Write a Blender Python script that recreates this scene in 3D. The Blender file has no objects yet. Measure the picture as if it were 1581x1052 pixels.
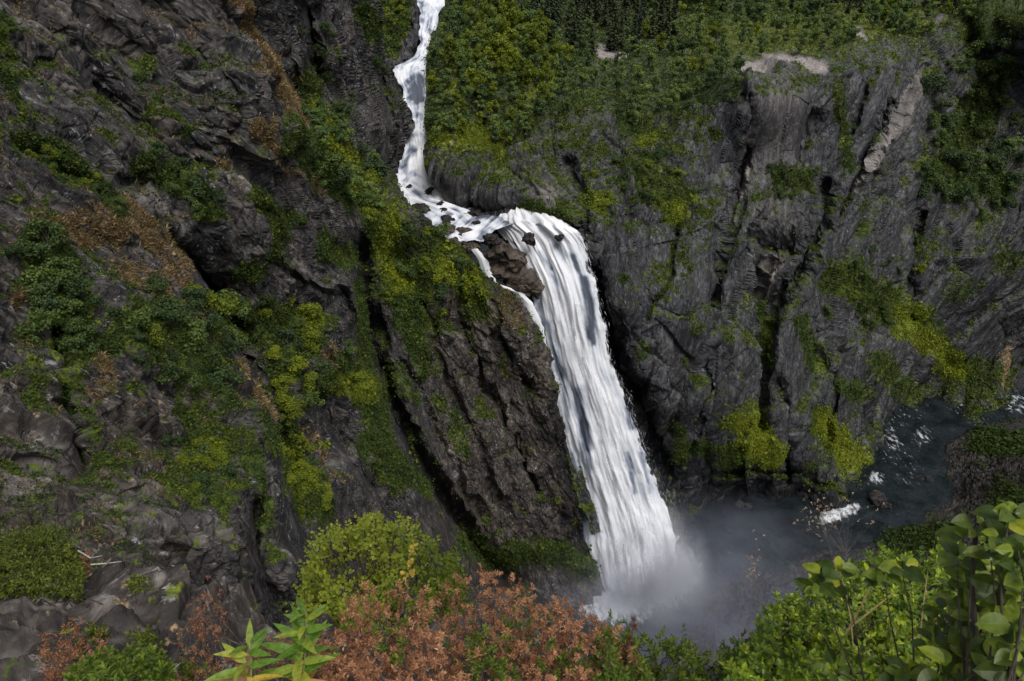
import bpy, math
import numpy as np
from mathutils import Vector

# ------------------------------------------------------------------ camera, world, sun, exposure
S = bpy.context.scene
C = S.collection
PITCH = math.radians(30.0)
FPX, CU, CV = 1054.0, 790.5, 526.0
cd = bpy.data.cameras.new("camera"); cam = bpy.data.objects.new("camera", cd); C.objects.link(cam)
cd.sensor_width = 36.0; cd.lens = FPX / 1581.0 * 36.0
cd.clip_start = 0.05; cd.clip_end = 6000
cam.location = (0, 0, 0); cam.rotation_euler = (math.pi / 2 - PITCH, 0, 0)
cd.dof.use_dof = True; cd.dof.focus_distance = 60.0; cd.dof.aperture_fstop = 13.0
S.camera = cam
SUN_EL, SUN_AZ = math.radians(64), math.radians(145)      # azimuth measured from +Y towards +X
W = bpy.data.worlds.new("World"); S.world = W; W.use_nodes = True
wn, wl = W.node_tree.nodes, W.node_tree.links
sky = wn.new("ShaderNodeTexSky"); sky.sky_type = 'NISHITA'; sky.sun_disc = False
sky.sun_elevation = SUN_EL; sky.sun_rotation = SUN_AZ; sky.air_density = 1.0; sky.dust_density = 4.0
hs = wn.new("ShaderNodeHueSaturation"); hs.inputs["Saturation"].default_value = 0.45      # thin grey cloud
wl.new(sky.outputs[0], hs.inputs["Color"]); wl.new(hs.outputs[0], wn["Background"].inputs[0]); wn["Background"].inputs[1].default_value = 0.095
sd = bpy.data.lights.new("sun", 'SUN'); so = bpy.data.objects.new("sun", sd); C.objects.link(so)
sd.energy = 1.9; sd.angle = math.radians(38); sd.color = (1.0, 0.95, 0.88)
sdir = Vector((math.sin(SUN_AZ) * math.cos(SUN_EL), math.cos(SUN_AZ) * math.cos(SUN_EL), math.sin(SUN_EL)))
so.rotation_euler = sdir.to_track_quat('Z', 'Y').to_euler()
S.view_settings.view_transform = 'Standard'; S.view_settings.look = 'None'
S.view_settings.exposure = 0.3; S.view_settings.gamma = 1.0; S.view_settings.use_curve_mapping = False
S.cycles.max_bounces = 5; S.cycles.diffuse_bounces = 3; S.cycles.glossy_bounces = 2
S.cycles.transparent_max_bounces = 16; S.cycles.volume_bounces = 1; S.cycles.use_denoising = True
S.cycles.transmission_bounces = 3

# ------------------------------------------------------------------ maths helpers
rng = np.random.default_rng(7)
CP, SP = math.cos(PITCH), math.sin(PITCH)
def ray(u, v):
    x = (np.asarray(u, float) - CU) / FPX; y = (CV - np.asarray(v, float)) / FPX
    x, y = np.broadcast_arrays(x, y)
    return np.stack([x, CP + y * SP, -SP + y * CP], -1)
def atY(u, v, Y):
    d = ray(u, v); return d * (np.asarray(Y, float) / d[..., 1])[..., None]
def atZ(u, v, Z):
    d = ray(u, v); return d * (np.asarray(Z, float) / d[..., 2])[..., None]
def atT(u, v, t):
    return ray(u, v) * np.asarray(t, float)[..., None]
def unit(a):
    a = np.asarray(a, float); return a / np.maximum(np.linalg.norm(a, axis=-1, keepdims=True), 1e-9)
def sstep(a, b, x):
    t = np.clip((x - a) / (b - a), 0, 1); return t * t * (3 - 2 * t)
_prm = np.random.default_rng(3).permutation(256).astype(np.int32)
_prm = np.concatenate([_prm, _prm])
_G = unit(np.random.default_rng(4).normal(size=(256, 3))).astype(np.float32)
_J = np.random.default_rng(5).random((256, 3)).astype(np.float32)
_R = np.random.default_rng(6).random(256).astype(np.float32)
_T = unit(np.random.default_rng(8).normal(size=(256, 3))).astype(np.float32)
def _hash(X, Y, Z):
    return _prm[_prm[_prm[X & 255] + (Y & 255)] + (Z & 255)]
def pn(p):
    p = np.asarray(p, np.float32); i = np.floor(p).astype(np.int32); f = p - i
    w = f * f * f * (f * (f * 6 - 15) + 10); out = 0
    for dx in (0, 1):
        wx = w[:, 0] if dx else 1 - w[:, 0]
        for dy in (0, 1):
            wy = w[:, 1] if dy else 1 - w[:, 1]
            for dz in (0, 1):
                wz = w[:, 2] if dz else 1 - w[:, 2]
                g = _G[_hash(i[:, 0] + dx, i[:, 1] + dy, i[:, 2] + dz)]
                out = out + wx * wy * wz * (g[:, 0] * (f[:, 0] - dx) + g[:, 1] * (f[:, 1] - dy) + g[:, 2] * (f[:, 2] - dz))
    return out * 1.5
def fbm(p, oct=4, gain=0.5):
    a, s, o = 1.0, 1.0, 0
    for k in range(oct):
        o = o + a * pn(p * s + 17.3 * k); a *= gain; s *= 2.03
    return o
def ridged(p, oct=4, gain=0.55):
    a, s, o = 1.0, 1.0, 0
    for k in range(oct):
        o = o + a * (0.5 - np.abs(pn(p * s + 11.7 * k))); a *= gain; s *= 2.1
    return o
def vor(p):
    p = np.asarray(p, np.float32); i = np.floor(p).astype(np.int32); f = p - i
    n = len(p); d1 = np.full(n, 9.0, np.float32); d2 = d1.copy(); hid = np.zeros(n, np.int32)
    tl = np.zeros(n, np.float32)
    for dx in (-1, 0, 1):
        for dy in (-1, 0, 1):
            for dz in (-1, 0, 1):
                h = _hash(i[:, 0] + dx, i[:, 1] + dy, i[:, 2] + dz); j = _J[h]
                ex = dx + j[:, 0] - f[:, 0]; ey = dy + j[:, 1] - f[:, 1]; ez = dz + j[:, 2] - f[:, 2]
                d = ex * ex + ey * ey + ez * ez
                near = d < d1
                d2 = np.where(near, d1, np.minimum(d2, d))
                hid = np.where(near, h, hid); T = _T[h]
                tl = np.where(near, -(T[:, 0] * ex + T[:, 1] * ey + T[:, 2] * ez), tl)
                d1 = np.where(near, d, d1)
    return _R[hid], tl, np.sqrt(d2) - np.sqrt(d1)
def frame(d):
    d = unit(d); a = unit(np.cross(d, (0.3, 1, 0.2))); b = np.cross(d, a); return np.stack([a, b, d])
def rbf(pts, c=45.0):
    pts = np.asarray(pts, float); X = pts[:, :2]; y = np.log(pts[:, 2])
    K = np.sqrt(((X[:, None] - X[None]) ** 2).sum(-1) + c * c); n = len(X)
    Pm = np.c_[np.ones(n), X / 1000]
    A = np.block([[K + np.eye(n) * 1e-6, Pm], [Pm.T, np.zeros((3, 3))]])
    w = np.linalg.solve(A, np.r_[y, 0, 0, 0])
    def f(u, v):
        sh = np.shape(u); u = np.ravel(u); v = np.ravel(v); o = w[n] + w[n + 1] * u / 1000 + w[n + 2] * v / 1000
        for k in range(n):
            o = o + w[k] * np.sqrt((u - X[k, 0]) ** 2 + (v - X[k, 1]) ** 2 + c * c)
        return np.exp(o).reshape(sh)
    return f
def polyd(u, v, pts):
    """distance to a polyline, signed side (+ = right of travel), fraction along it"""
    best = np.full(np.shape(u), 1e9); sgn = np.zeros(np.shape(u)); al = np.zeros(np.shape(u)); m = len(pts) - 1
    for k in range(m):
        a = np.array(pts[k][:2], float); b = np.array(pts[k + 1][:2], float); e = b - a; L = max((e @ e), 1e-9)
        t = np.clip(((u - a[0]) * e[0] + (v - a[1]) * e[1]) / L, 0, 1)
        dx = u - a[0] - t * e[0]; dy = v - a[1] - t * e[1]; d = np.hypot(dx, dy); n = d < best
        best = np.where(n, d, best); sgn = np.where(n, np.sign(e[0] * dy - e[1] * dx), sgn); al = np.where(n, (k + t) / m, al)
    return best, sgn, al
def inpoly(u, v, poly):
    u = np.asarray(u); v = np.asarray(v); c = np.zeros(u.shape, bool); n = len(poly); j = n - 1
    for i in range(n):
        xi, yi = poly[i]; xj, yj = poly[j]
        if yi != yj:
            c ^= ((yi > v) != (yj > v)) & (u < (xj - xi) * (v - yi) / (yj - yi) + xi)
        j = i
    return c

# ------------------------------------------------------------------ mesh helpers
def mesh_np(name, V, F, mat, attrs=None, smooth=False):
    """V (n,3); F (m,3|4) or list of such arrays"""
    me = bpy.data.meshes.new(name); V = np.asarray(V, np.float32)
    Fs = F if isinstance(F, list) else [F]
    me.vertices.add(len(V)); me.vertices.foreach_set("co", V.ravel())
    nl = sum(f.size for f in Fs); npoly = sum(len(f) for f in Fs)
    me.loops.add(nl); me.polygons.add(npoly)
    me.loops.foreach_set("vertex_index", np.concatenate([f.ravel() for f in Fs]).astype(np.int32))
    st = []; o = 0
    for f in Fs:
        st.append(o + np.arange(len(f)) * f.shape[1]); o += f.size
    me.polygons.foreach_set("loop_start", np.concatenate(st).astype(np.int32))
    me.update(calc_edges=True)
    me.polygons.foreach_set("use_smooth", np.full(npoly, smooth))
    for k, a in (attrs or {}).items():
        a = np.asarray(a, np.float32)
        if a.ndim == 1:
            me.attributes.new(k, 'FLOAT', 'POINT').data.foreach_set("value", a)
        else:
            me.attributes.new(k, 'FLOAT_VECTOR', 'POINT').data.foreach_set("vector", a.ravel())
    if mat: me.materials.append(mat)
    return me
def link(name, me, parent=None, **props):
    o = bpy.data.objects.new(name, me); C.objects.link(o)
    if parent is not None: o.parent = parent
    for k, x in props.items(): o[k] = x
    return o
def thing(name, label, cat, loc=(0, 0, 0), group=None):
    o = bpy.data.objects.new(name, None); C.objects.link(o); o.location = loc; o.empty_display_size = 0.1
    o['label'] = label; o['category'] = cat
    if group: o['group'] = group
    return o
def gridfaces(nr, nc):
    i = np.arange(nr * nc).reshape(nr, nc)
    return np.stack([i[:-1, :-1], i[1:, :-1], i[1:, 1:], i[:-1, 1:]], -1).reshape(-1, 4)
def rots(n, nrm=None, tilt=None, r=rng):
    """random rotation matrices; if nrm given the local z follows nrm (n,3) and spin is random"""
    if nrm is None: nrm = unit(r.normal(size=(n, 3)))
    nrm = unit(nrm); a = unit(np.cross(nrm, unit(r.normal(size=(n, 3))))); b = np.cross(nrm, a)
    return np.stack([a, b, nrm], -1)
def rot_dir(d, n_hint, r=rng):
    """local x follows d, local z close to n_hint"""
    d = unit(d); y = unit(np.cross(n_hint, d)); z = np.cross(d, y); return np.stack([d, y, z], -1)
def scatter(bv, bf, pos, R, sc):
    n = len(pos); sc = np.asarray(sc, float); sc = sc[:, None] if sc.ndim == 1 else sc
    L = bv[None] * sc[:, None, :] if sc.shape[1] == 3 else bv[None] * sc[:, :, None]
    V = np.einsum('nij,nkj->nki', R, L) + pos[:, None]
    F = (bf[None] + (np.arange(n) * len(bv))[:, None, None]).reshape(-1, bf.shape[1])
    return V.reshape(-1, 3), F
def tubes(paths, sides=5):
    """paths: list of (pts (k,3), radii (k,)) -> V, F"""
    Vs, Fs, o = [], [], 0
    for pts, rad in paths:
        pts = np.asarray(pts, float); k = len(pts); rad = np.broadcast_to(rad, (k,))
        t = unit(np.gradient(pts, axis=0)); ref = np.array([0.31, 0.2, 0.93]) if abs(t[0, 2]) < .9 else np.array([1.0, 0.1, 0])
        a = unit(np.cross(t, ref)); b = np.cross(t, a); ang = np.linspace(0, 2 * np.pi, sides, endpoint=False)
        ring = pts[:, None] + rad[:, None, None] * (np.cos(ang)[None, :, None] * a[:, None] + np.sin(ang)[None, :, None] * b[:, None])
        Vs.append(ring.reshape(-1, 3)); i = np.arange(k * sides).reshape(k, sides) + o
        n2 = np.roll(i, -1, 1); Fs.append(np.stack([i[:-1], n2[:-1], n2[1:], i[1:]], -1).reshape(-1, 4)); o += k * sides
    return np.concatenate(Vs), np.concatenate(Fs)
def leaf_base(w=0.5, fold=0.12, droop=0.1, n=4, tip=1.0):
    """a leaf along +x of length 1 with folded midrib"""
    xs = np.linspace(0, 1, n + 1); ww = w * np.sin(np.pi * xs ** tip) ** 0.75; ww[0] = 0.03 * w; ww[-1] = 0.02 * w
    V = []
    for x, q in zip(xs, ww):
        z = -droop * x * x
        V += [(x, -q * .5, z + fold * q), (x, 0, z), (x, q * .5, z + fold * q)]
    F = []
    for k in range(n):
        a = 3 * k; F += [(a, a + 3, a + 4, a + 1), (a + 1, a + 4, a + 5, a + 2)]
    return np.array(V), np.array(F)
QUAD = (np.array([(-.5, -.32, 0), (.1, -.5, .08), (.5, .05, 0), (-.05, .45, .1)]), np.array([(0, 1, 2, 3)]))

# ------------------------------------------------------------------ materials
def newmat(name):
    m = bpy.data.materials.new(name); m.use_nodes = True; nt = m.node_tree
    b = nt.nodes["Principled BSDF"]; return m, nt, b
def N(nt, t, **kw):
    n = nt.nodes.new("ShaderNode" + t)
    for k, x in kw.items(): setattr(n, k, x)
    return n
def noise(nt, scale, detail=4, rough=0.55, vec=None, dist=0.0):
    n = N(nt, "TexNoise"); n.inputs["Scale"].default_value = scale; n.inputs["Detail"].default_value = detail
    n.inputs["Roughness"].default_value = rough; n.inputs["Distortion"].default_value = dist
    if vec: nt.links.new(vec, n.inputs["Vector"])
    return n.outputs["Fac"]
def ramp(nt, fac, stops):
    r = N(nt, "ValToRGB"); e = r.color_ramp.elements
    while len(e) < len(stops): e.new(0.5)
    for k, (p, c) in enumerate(stops):
        e[k].position = p; e[k].color = (*c, 1) if not np.isscalar(c) else (c, c, c, 1)
    nt.links.new(fac, r.inputs[0]); return r.outputs[0]
def mix(nt, fac, a, b, mode='MIX'):
    m = N(nt, "Mix", data_type='RGBA', blend_type=mode)
    for s, x in ((0, fac), (6, a), (7, b)):
        if isinstance(x, bpy.types.NodeSocket): nt.links.new(x, m.inputs[s])
        elif s == 0: m.inputs[0].default_value = x
        else: m.inputs[s].default_value = (*x, 1)
    return m.outputs[2]
def mth(nt, op, a, b=0.0, c=None):
    m = N(nt, "Math", operation=op)
    for s, x in ((0, a), (1, b)) + (((2, c),) if c is not None else ()):
        if isinstance(x, bpy.types.NodeSocket): nt.links.new(x, m.inputs[s])
        else: m.inputs[s].default_value = x
    return m.outputs[0]
def attr(nt, name):
    a = N(nt, "Attribute"); a.attribute_name = name; return a
def mapped(nt, src, rot=(0, 0, 0), scale=(1, 1, 1)):
    m = N(nt, "Mapping"); m.inputs["Rotation"].default_value = rot; m.inputs["Scale"].default_value = scale
    nt.links.new(src, m.inputs[0]); return m.outputs[0]

def rock_material(name, dark, mid, light, streak, fine=1.0, fleck=0.35, lichen=(0.36, 0.36, 0.38), bump=0.55):
    """rock with strata streaks, pale flecks, and masks for moss, dry grass, pale and warm rock, wet rock and painted-in shade"""
    m, nt, b = newmat(name); tc = N(nt, "TexCoord").outputs["Object"]
    st = attr(nt, "strata").outputs["Vector"]                       # coordinates stretched along the bedding
    n1 = noise(nt, 0.35 * fine, 9, 0.62, st, 0.1); n2 = noise(nt, 1.6 * fine, 8, 0.65, st); n3 = noise(nt, 0.06 * fine, 4, 0.55, tc)
    n4 = noise(nt, 0.9 * fine, 11, 0.72, tc, 0.1)
    s = mth(nt, 'ADD', mth(nt, 'ADD', mth(nt, 'MULTIPLY', n1, 0.38), mth(nt, 'MULTIPLY', n2, 0.37)), mth(nt, 'MULTIPLY', n4, 0.25))
    col = ramp(nt, s, [(0.40, dark), (0.50, mid), (0.61, light)])
    col = mix(nt, ramp(nt, n3, [(0.42, 0.0), (0.62, 0.65)]), col, mix(nt, 1.0, col, streak, 'MULTIPLY'))
    warm = attr(nt, "warm").outputs["Fac"]; col = mix(nt, mth(nt, 'MULTIPLY', warm, 0.85), col, mix(nt, 1.0, col, (1.42, 1.08, 0.80), 'MULTIPLY'))
    pale = attr(nt, "pale").outputs["Fac"]
    pcol = ramp(nt, s, [(0.36, (0.10, 0.09, 0.085)), (0.52, (0.26, 0.235, 0.22)), (0.66, (0.45, 0.40, 0.37))])
    col = mix(nt, pale, col, pcol)
    fl = noise(nt, 2.6 * fine, 5, 0.7, st); fm = noise(nt, 0.12 * fine, 3, 0.5, tc)
    flk = mth(nt, 'MULTIPLY', ramp(nt, fl, [(0.585, 0.0), (0.65, 1.0)]), ramp(nt, fm, [(0.42, 0.0), (0.6, 1.0)]))
    col = mix(nt, mth(nt, 'MULTIPLY', flk, fleck), col, lichen)
    wet = attr(nt, "wet").outputs["Fac"]; col = mix(nt, mth(nt, 'MULTIPLY', wet, 0.85), col, mix(nt, 1.0, col, (0.13, 0.13, 0.15), 'MULTIPLY'))  # darkens wet rock; also carries the shade painted on the far-right cliff
    gn = noise(nt, 1.3 * fine, 6, 0.65, tc); gl = noise(nt, 0.09 * fine, 3, 0.5, tc)
    dry = attr(nt, "dry").outputs["Fac"]
    dcol = ramp(nt, gn, [(0.35, (0.040, 0.026, 0.014)), (0.52, (0.16, 0.105, 0.055)), (0.68, (0.36, 0.26, 0.14))])
    dm = ramp(nt, mth(nt, 'ADD', dry, mth(nt, 'MULTIPLY', mth(nt, 'SUBTRACT', gn, 0.5), 1.6)), [(0.42, 0.0), (0.58, 1.0)])
    col = mix(nt, dm, col, dcol)
    veg = attr(nt, "veg").outputs["Fac"]
    g1 = ramp(nt, gn, [(0.34, (0.010, 0.018, 0.004)), (0.52, (0.040, 0.064, 0.010)), (0.68, (0.085, 0.122, 0.014))])
    g2 = ramp(nt, gn, [(0.34, (0.028, 0.042, 0.004)), (0.52, (0.120, 0.148, 0.008)), (0.68, (0.23, 0.265, 0.012))])
    lush = attr(nt, "lush").outputs["Fac"]
    gcol = mix(nt, mth(nt, 'MULTIPLY_ADD', lush, 0.9, mth(nt, 'MULTIPLY', ramp(nt, gl, [(0.48, 0.0), (0.64, 1.0)]), 0.45)), g1, g2)
    vm = ramp(nt, mth(nt, 'ADD', veg, mth(nt, 'MULTIPLY', mth(nt, 'SUBTRACT', gn, 0.5), 1.5)), [(0.42, 0.0), (0.56, 1.0)])
    col = mix(nt, vm, col, gcol)
    nt.links.new(col, b.inputs["Base Color"])
    rg = mth(nt, 'MULTIPLY_ADD', vm, 0.2, mth(nt, 'MULTIPLY_ADD', wet, -0.25, 0.68)); nt.links.new(rg, b.inputs["Roughness"])
    b.inputs["Specular IOR Level"].default_value = 0.35
    bp = N(nt, "Bump"); bp.inputs["Strength"].default_value = bump; bp.inputs["Distance"].default_value = 0.30 / fine
    hb = mth(nt, 'ADD', mth(nt, 'ADD', n2, mth(nt, 'MULTIPLY', n4, 0.4)), mth(nt, 'MULTIPLY', n1, 0.8)); vo = N(nt, "TexVoronoi", feature='DISTANCE_TO_EDGE'); vo.inputs["Scale"].default_value = 0.55 * fine; nt.links.new(st, vo.inputs["Vector"])
    hb = mth(nt, 'ADD', hb, mth(nt, 'MULTIPLY', ramp(nt, vo.outputs["Distance"], [(0.0, 0.0), (0.09, 1.0)]), 0.7))
    nt.links.new(hb, bp.inputs["Height"]); nt.links.new(bp.outputs[0], b.inputs["Normal"])
    return m
def leaf_material(name, stops, trans=0.35, rough=0.5, obj=True, spec=0.3, bias=1.0):
    """leaf colour picked by a per-leaf random value (and per-plant random), with light passing through"""
    m, nt, b = newmat(name); r = attr(nt, "rnd").outputs["Fac"]
    f = r
    if obj:
        f = mth(nt, 'ADD', mth(nt, 'MULTIPLY', r, 0.5), mth(nt, 'MULTIPLY', N(nt, "ObjectInfo").outputs["Random"], 0.5))
    col = ramp(nt, f, stops)
    if not obj:
        mt = noise(nt, 70, 4, .6, N(nt, "TexCoord").outputs["Object"]); col = mix(nt, 1.0, col, ramp(nt, mt, [(.35, (.62, .66, .55)), (.55, (1.0, 1.0, 1.0)), (.72, (1.2, 1.1, .9))]), "MULTIPLY")
    nt.links.new(col, b.inputs["Base Color"])
    b.inputs["Roughness"].default_value = rough; b.inputs["Specular IOR Level"].default_value = spec
    tr = N(nt, "BsdfTranslucent"); nt.links.new(mix(nt, 1.0, col, (1.5, 1.5, 0.8), 'MULTIPLY'), tr.inputs[0])
    mx = N(nt, "MixShader"); mx.inputs[0].default_value = trans
    nt.links.new(b.outputs[0], mx.inputs[1]); nt.links.new(tr.outputs[0], mx.inputs[2])
    nt.links.new(mx.outputs[0], nt.nodes["Material Output"].inputs[0]); return m
def bark_material(name, a, c, scale=20):
    m, nt, b = newmat(name); tc = N(nt, "TexCoord").outputs["Object"]
    nt.links.new(ramp(nt, noise(nt, scale, 6, 0.7, tc), [(0.35, a), (0.65, c)]), b.inputs["Base Color"]); b.inputs["Roughness"].default_value = 0.85
    return m
# ------------------------------------------------------------------ landform sheets
class Sheet: pass
def features(u, v, Y, feats):
    for f in feats:
        kind, pts, w, d = f[:4]; dist, sg, al = polyd(u, v, pts)
        wig = 1.0
        if kind == 'crack':
            Y = Y + d * np.exp(-(dist / w) ** 1.6)
        elif kind == 'ridge':
            Y = Y - d * np.exp(-(dist / w) ** 1.4)
        elif kind == 'step':                      # far side: image-right when the line runs down the picture
            Y = Y + d * np.where(sg < 0, np.exp(-dist / w), 0) * sstep(0, 5, dist) * np.minimum(1, 4 * np.minimum(al, 1 - al) + .15)
        elif kind == 'stepl':
            Y = Y + d * np.where(sg > 0, np.exp(-dist / w), 0) * sstep(0, 5, dist) * np.minimum(1, 4 * np.minimum(al, 1 - al) + .15)
    return Y
def paint(u, v, lst, nz):
    m = np.zeros(u.shape)
    for pts in lst:
        s = 1.0
        if isinstance(pts, tuple): pts, s = pts
        if len(pts) == 1: pts = [pts[0], (pts[0][0] + 1, pts[0][1], pts[0][2])]
        b = np.zeros(u.shape)
        for k in range(len(pts) - 1):
            a, c = pts[k], pts[k + 1]
            d, _, al = polyd(u, v, [a, c]); r = a[2] + (c[2] - a[2]) * al
            b = np.maximum(b, sstep(1.25, 0.35, d / r + nz * 0.55))
        m = np.maximum(m, b * s)
    return m
def make_sheet(ctrl, vs, uL, uR, nc, feats, dirs, amps, c=45.0, warp=7.0, vtop=None, damp=None):
    s = Sheet(); v = np.asarray(vs, float); nr = len(v)
    l = np.interp(v, [a[1] for a in uL], [a[0] for a in uL]); r = np.interp(v, [a[1] for a in uR], [a[0] for a in uR])
    t = np.linspace(0, 1, nc)
    u = l[:, None] * (1 - t) + r[:, None] * t; vv = np.repeat(v[:, None], nc, 1)
    if vtop is not None:
        vt = np.interp(u, [a[0] for a in vtop], [a[1] for a in vtop]); vv = vt + (vv - v[0]) / (v[-1] - v[0]) * (v[-1] - vt)
    base = rbf(ctrl, c)(u, vv)
    P0 = atY(u, vv, base)
    nzp = (P0 / 9.0).reshape(-1, 3)
    wu = (pn(nzp) + .5 * pn(nzp * 2.3 + 9) + .3 * pn(nzp * 5 + 3)).reshape(u.shape) * warp; wv = (pn(nzp + 31.7) + .5 * pn(nzp * 2.3 + 40) + .3 * pn(nzp * 5 + 43)).reshape(u.shape) * warp
    Y = features(u + wu, vv + wv, base, feats)
    P = atY(u, vv, Y)
    Pb = P.copy()
    for ax in (0, 1):
        pad = np.pad(Pb, [(5, 5) if a == ax else (0, 0) for a in range(3)], mode='edge'); n_ = Pb.shape[ax]
        Pb = sum(np.take(pad, range(q, q + n_), ax) for q in range(11)) / 11
    gu = np.gradient(Pb, axis=1); gv = np.gradient(Pb, axis=0); nb = unit(np.cross(gv, gu)); nb = np.where((nb * P0).sum(-1, keepdims=True) > 0, -nb, nb)
    p = P.reshape(-1, 3); n = nb.reshape(-1, 3)
    d = dirs(u, vv) if callable(dirs) else None
    nearw = sstep(105, 55, Y.ravel())
    D = np.zeros(len(p)); st = np.zeros((len(p), 3))
    for fr, wgt in (d if d is not None else [(frame(dirs), np.ones(u.shape))]):
        w = wgt.reshape(-1)
        q = p @ fr.T
        q = q + 2.2 * np.stack([pn(p / 22), pn(p / 22 + 7), pn(p / 22 + 13)], -1)
        dd = np.zeros(len(p))
        for (kind, size, stretch, amp, *zone) in amps:
            if zone: amp = amp * (nearw if zone[0] == 'n' else 1 - nearw)
            qq = q / np.array([size, size, size * stretch])
            if kind == 'v':
                h, tl, ed = vor(qq); dd += amp * (((h - .5) * 1.1 + tl * 1.25) * (.35 + .65 * sstep(0, .16, ed)) - .30 * np.exp(-ed / .05))
            elif kind == 'r':
                dd += amp * (ridged(qq, 4) - .5)
            elif kind == 'f':
                dd += amp * fbm(qq, 4)
        D += dd * w; st += (q * np.array([1, 1, .34])) * w[:, None]
    px = P[..., 1] / FPX * abs(v[1] - v[0]) * 1.1                 # a wall that runs away from the eye is drawn out: keep it calm
    st_ = np.maximum(np.linalg.norm(np.gradient(Pb, axis=1), axis=-1), np.linalg.norm(np.gradient(Pb, axis=0), axis=-1)) / px
    att = np.maximum(1 / (1 + (np.maximum(st_ - 3.2, 0) / 4.0) ** 2), .45 * sstep(90, 50, Y))
    att = sum(np.roll(att, q, 0) for q in (-2, -1, 0, 1, 2)) / 5; att = sum(np.roll(att, q, 1) for q in (-2, -1, 0, 1, 2)) / 5
    if damp is not None: att = att * damp(u, vv)
    D = D * att.ravel()
    P = (p + n * D[:, None]).reshape(nr, nc, 3)
    for _ in range(4):                            # drawn-out walls: take the teeth off
        e = np.maximum(np.linalg.norm(np.gradient(P, axis=1), axis=-1), np.linalg.norm(np.gradient(P, axis=0), axis=-1)) / px
        e = np.maximum(e, np.roll(e, 1, 0)); w = (sstep(3.5, 8, e) * .85)[..., None]
        Q = P.copy()
        Q[2:-2] = (P[:-4] + P[1:-3] * 2 + P[2:-2] * 2 + P[3:-1] * 2 + P[4:]) / 8; R2 = Q.copy(); R2[:, 1:-1] = (Q[:, :-2] + 2 * Q[:, 1:-1] + Q[:, 2:]) / 4
        P = P * (1 - w) + R2 * w
    s.P, s.u, s.v, s.vs, s.l, s.r, s.nr, s.nc, s.st, s.D, s.base = P, u, vv, v, l, r, nr, nc, st, D.reshape(nr, nc), base
    gu = np.gradient(P, axis=1); gv = np.gradient(P, axis=0); nn = unit(np.cross(gv, gu)); s.n = np.where((nn * P).sum(-1, keepdims=True) > 0, -nn, nn)
    # broader slope, for where soil can lie
    k = 3
    Ps = P.copy()
    for ax in (0, 1):
        Ps = sum(np.roll(Ps, q, ax) for q in range(-k, k + 1)) / (2 * k + 1)
    gu = np.gradient(Ps, axis=1); gv = np.gradient(Ps, axis=0); nn = unit(np.cross(gv, gu)); s.ns = np.where((nn * P).sum(-1, keepdims=True) > 0, -nn, nn)
    s.nz = fbm((P / 7.0).reshape(-1, 3), 4).reshape(nr, nc)
    s.nz2 = fbm((P / 2.0 + 50).reshape(-1, 3), 3).reshape(nr, nc)
    return s
def finish_sheet(s, name, mat, skirts=()):
    V = s.P.reshape(-1, 3); F = gridfaces(s.nr, s.nc); A = dict(s.attrs); A['strata'] = s.st
    for side, off in skirts:                     # turn the border back into the hill so the landform has thickness
        idx = {'R': np.arange(s.nr) * s.nc + s.nc - 1, 'L': np.arange(s.nr) * s.nc, 'T': np.arange(s.nc), 'B': (s.nr - 1) * s.nc + np.arange(s.nc)}[side]
        prev = idx
        for q in off:
            new = V[idx] + unit(V[idx]) * q[0] + np.array(q[1:]); j = len(V) + np.arange(len(idx))
            V = np.concatenate([V, new]); F = np.concatenate([F, np.stack([prev[:-1], prev[1:], j[1:], j[:-1]], -1)])
            A = {k: np.concatenate([a.reshape(-1) if a.ndim < 3 and k != 'strata' else a, (a.reshape(-1)[idx] if k != 'strata' else a[idx])]) for k, a in A.items()}; prev = j
    A = {k: (a if k == 'strata' else a.reshape(-1)) for k, a in A.items()}
    me = mesh_np(name, V, F, mat, A); o = link(name, me, kind='structure'); return o
def on_sheet(s, u, v):
    i = int(np.clip(np.searchsorted(s.vs, v), 0, s.nr - 1)); t = (u - s.l[i]) / (s.r[i] - s.l[i])
    j = int(np.clip(round(t * (s.nc - 1)), 0, s.nc - 1)); return s.P[i, j], s.ns[i, j], i, j

# ---- the wall on the near side of the gorge, with the gully and the spur beside the fall
STEP = 1.55
left_ctrl = [(-100,-60,92),(0,0,90),(150,0,105),(330,0,128),(400,-40,150),(0,150,76),(0,300,62),(0,526,48),(0,700,36),(0,860,27),(-90,860,26),(-90,500,42),(-90,200,60),
 (150,150,92),(300,120,112),(250,250,92),(420,110,133),(470,200,140),(380,260,112),(440,320,118),(120,290,72),(200,340,76),(300,400,84),(330,470,82),(150,450,60),(200,520,57),(300,560,64),(390,600,72),
 (120,620,46),(150,760,36),(250,700,48),(330,700,53),(420,680,64),(450,760,60),(480,900,50),(250,820,34),(350,880,38),(430,960,42),(250,950,26),(100,900,25),(0,1010,20),(300,1010,28),(460,1010,42),
 (450,50,182),(480,150,186),(500,0,228),(530,90,224),(560,200,216),(592,60,300),(598,100,308),(620,150,312),(632,210,296),(620,285,256),(575,-40,275),(570,20,270),
 (540,280,184),(500,230,166),(470,280,142),(580,330,190),(615,320,206),(500,400,138),(450,430,118),(430,500,108),(500,550,112),(540,480,138),(560,400,164),(575,500,160),
 (450,600,92),(520,650,108),(580,640,136),(480,700,84),(540,740,96),(600,760,122),(640,700,146),(520,820,82),(600,840,108),(680,800,148),(700,870,150),(760,870,176),(620,920,110),(560,980,80),(720,950,150),(820,920,186),
 (640,360,206),(705,385,213),(745,425,214),(805,470,212),(835,520,210),(852,575,207),(872,670,202),(892,770,198),(920,880,195),(960,960,192),
 (600,400,192),(650,450,196),(720,480,203),(630,540,182),(700,560,192),(780,600,200),(660,640,172),(740,680,184),(810,720,192),(720,740,172),(780,800,182),(850,840,190),(880,900,190)]
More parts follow.
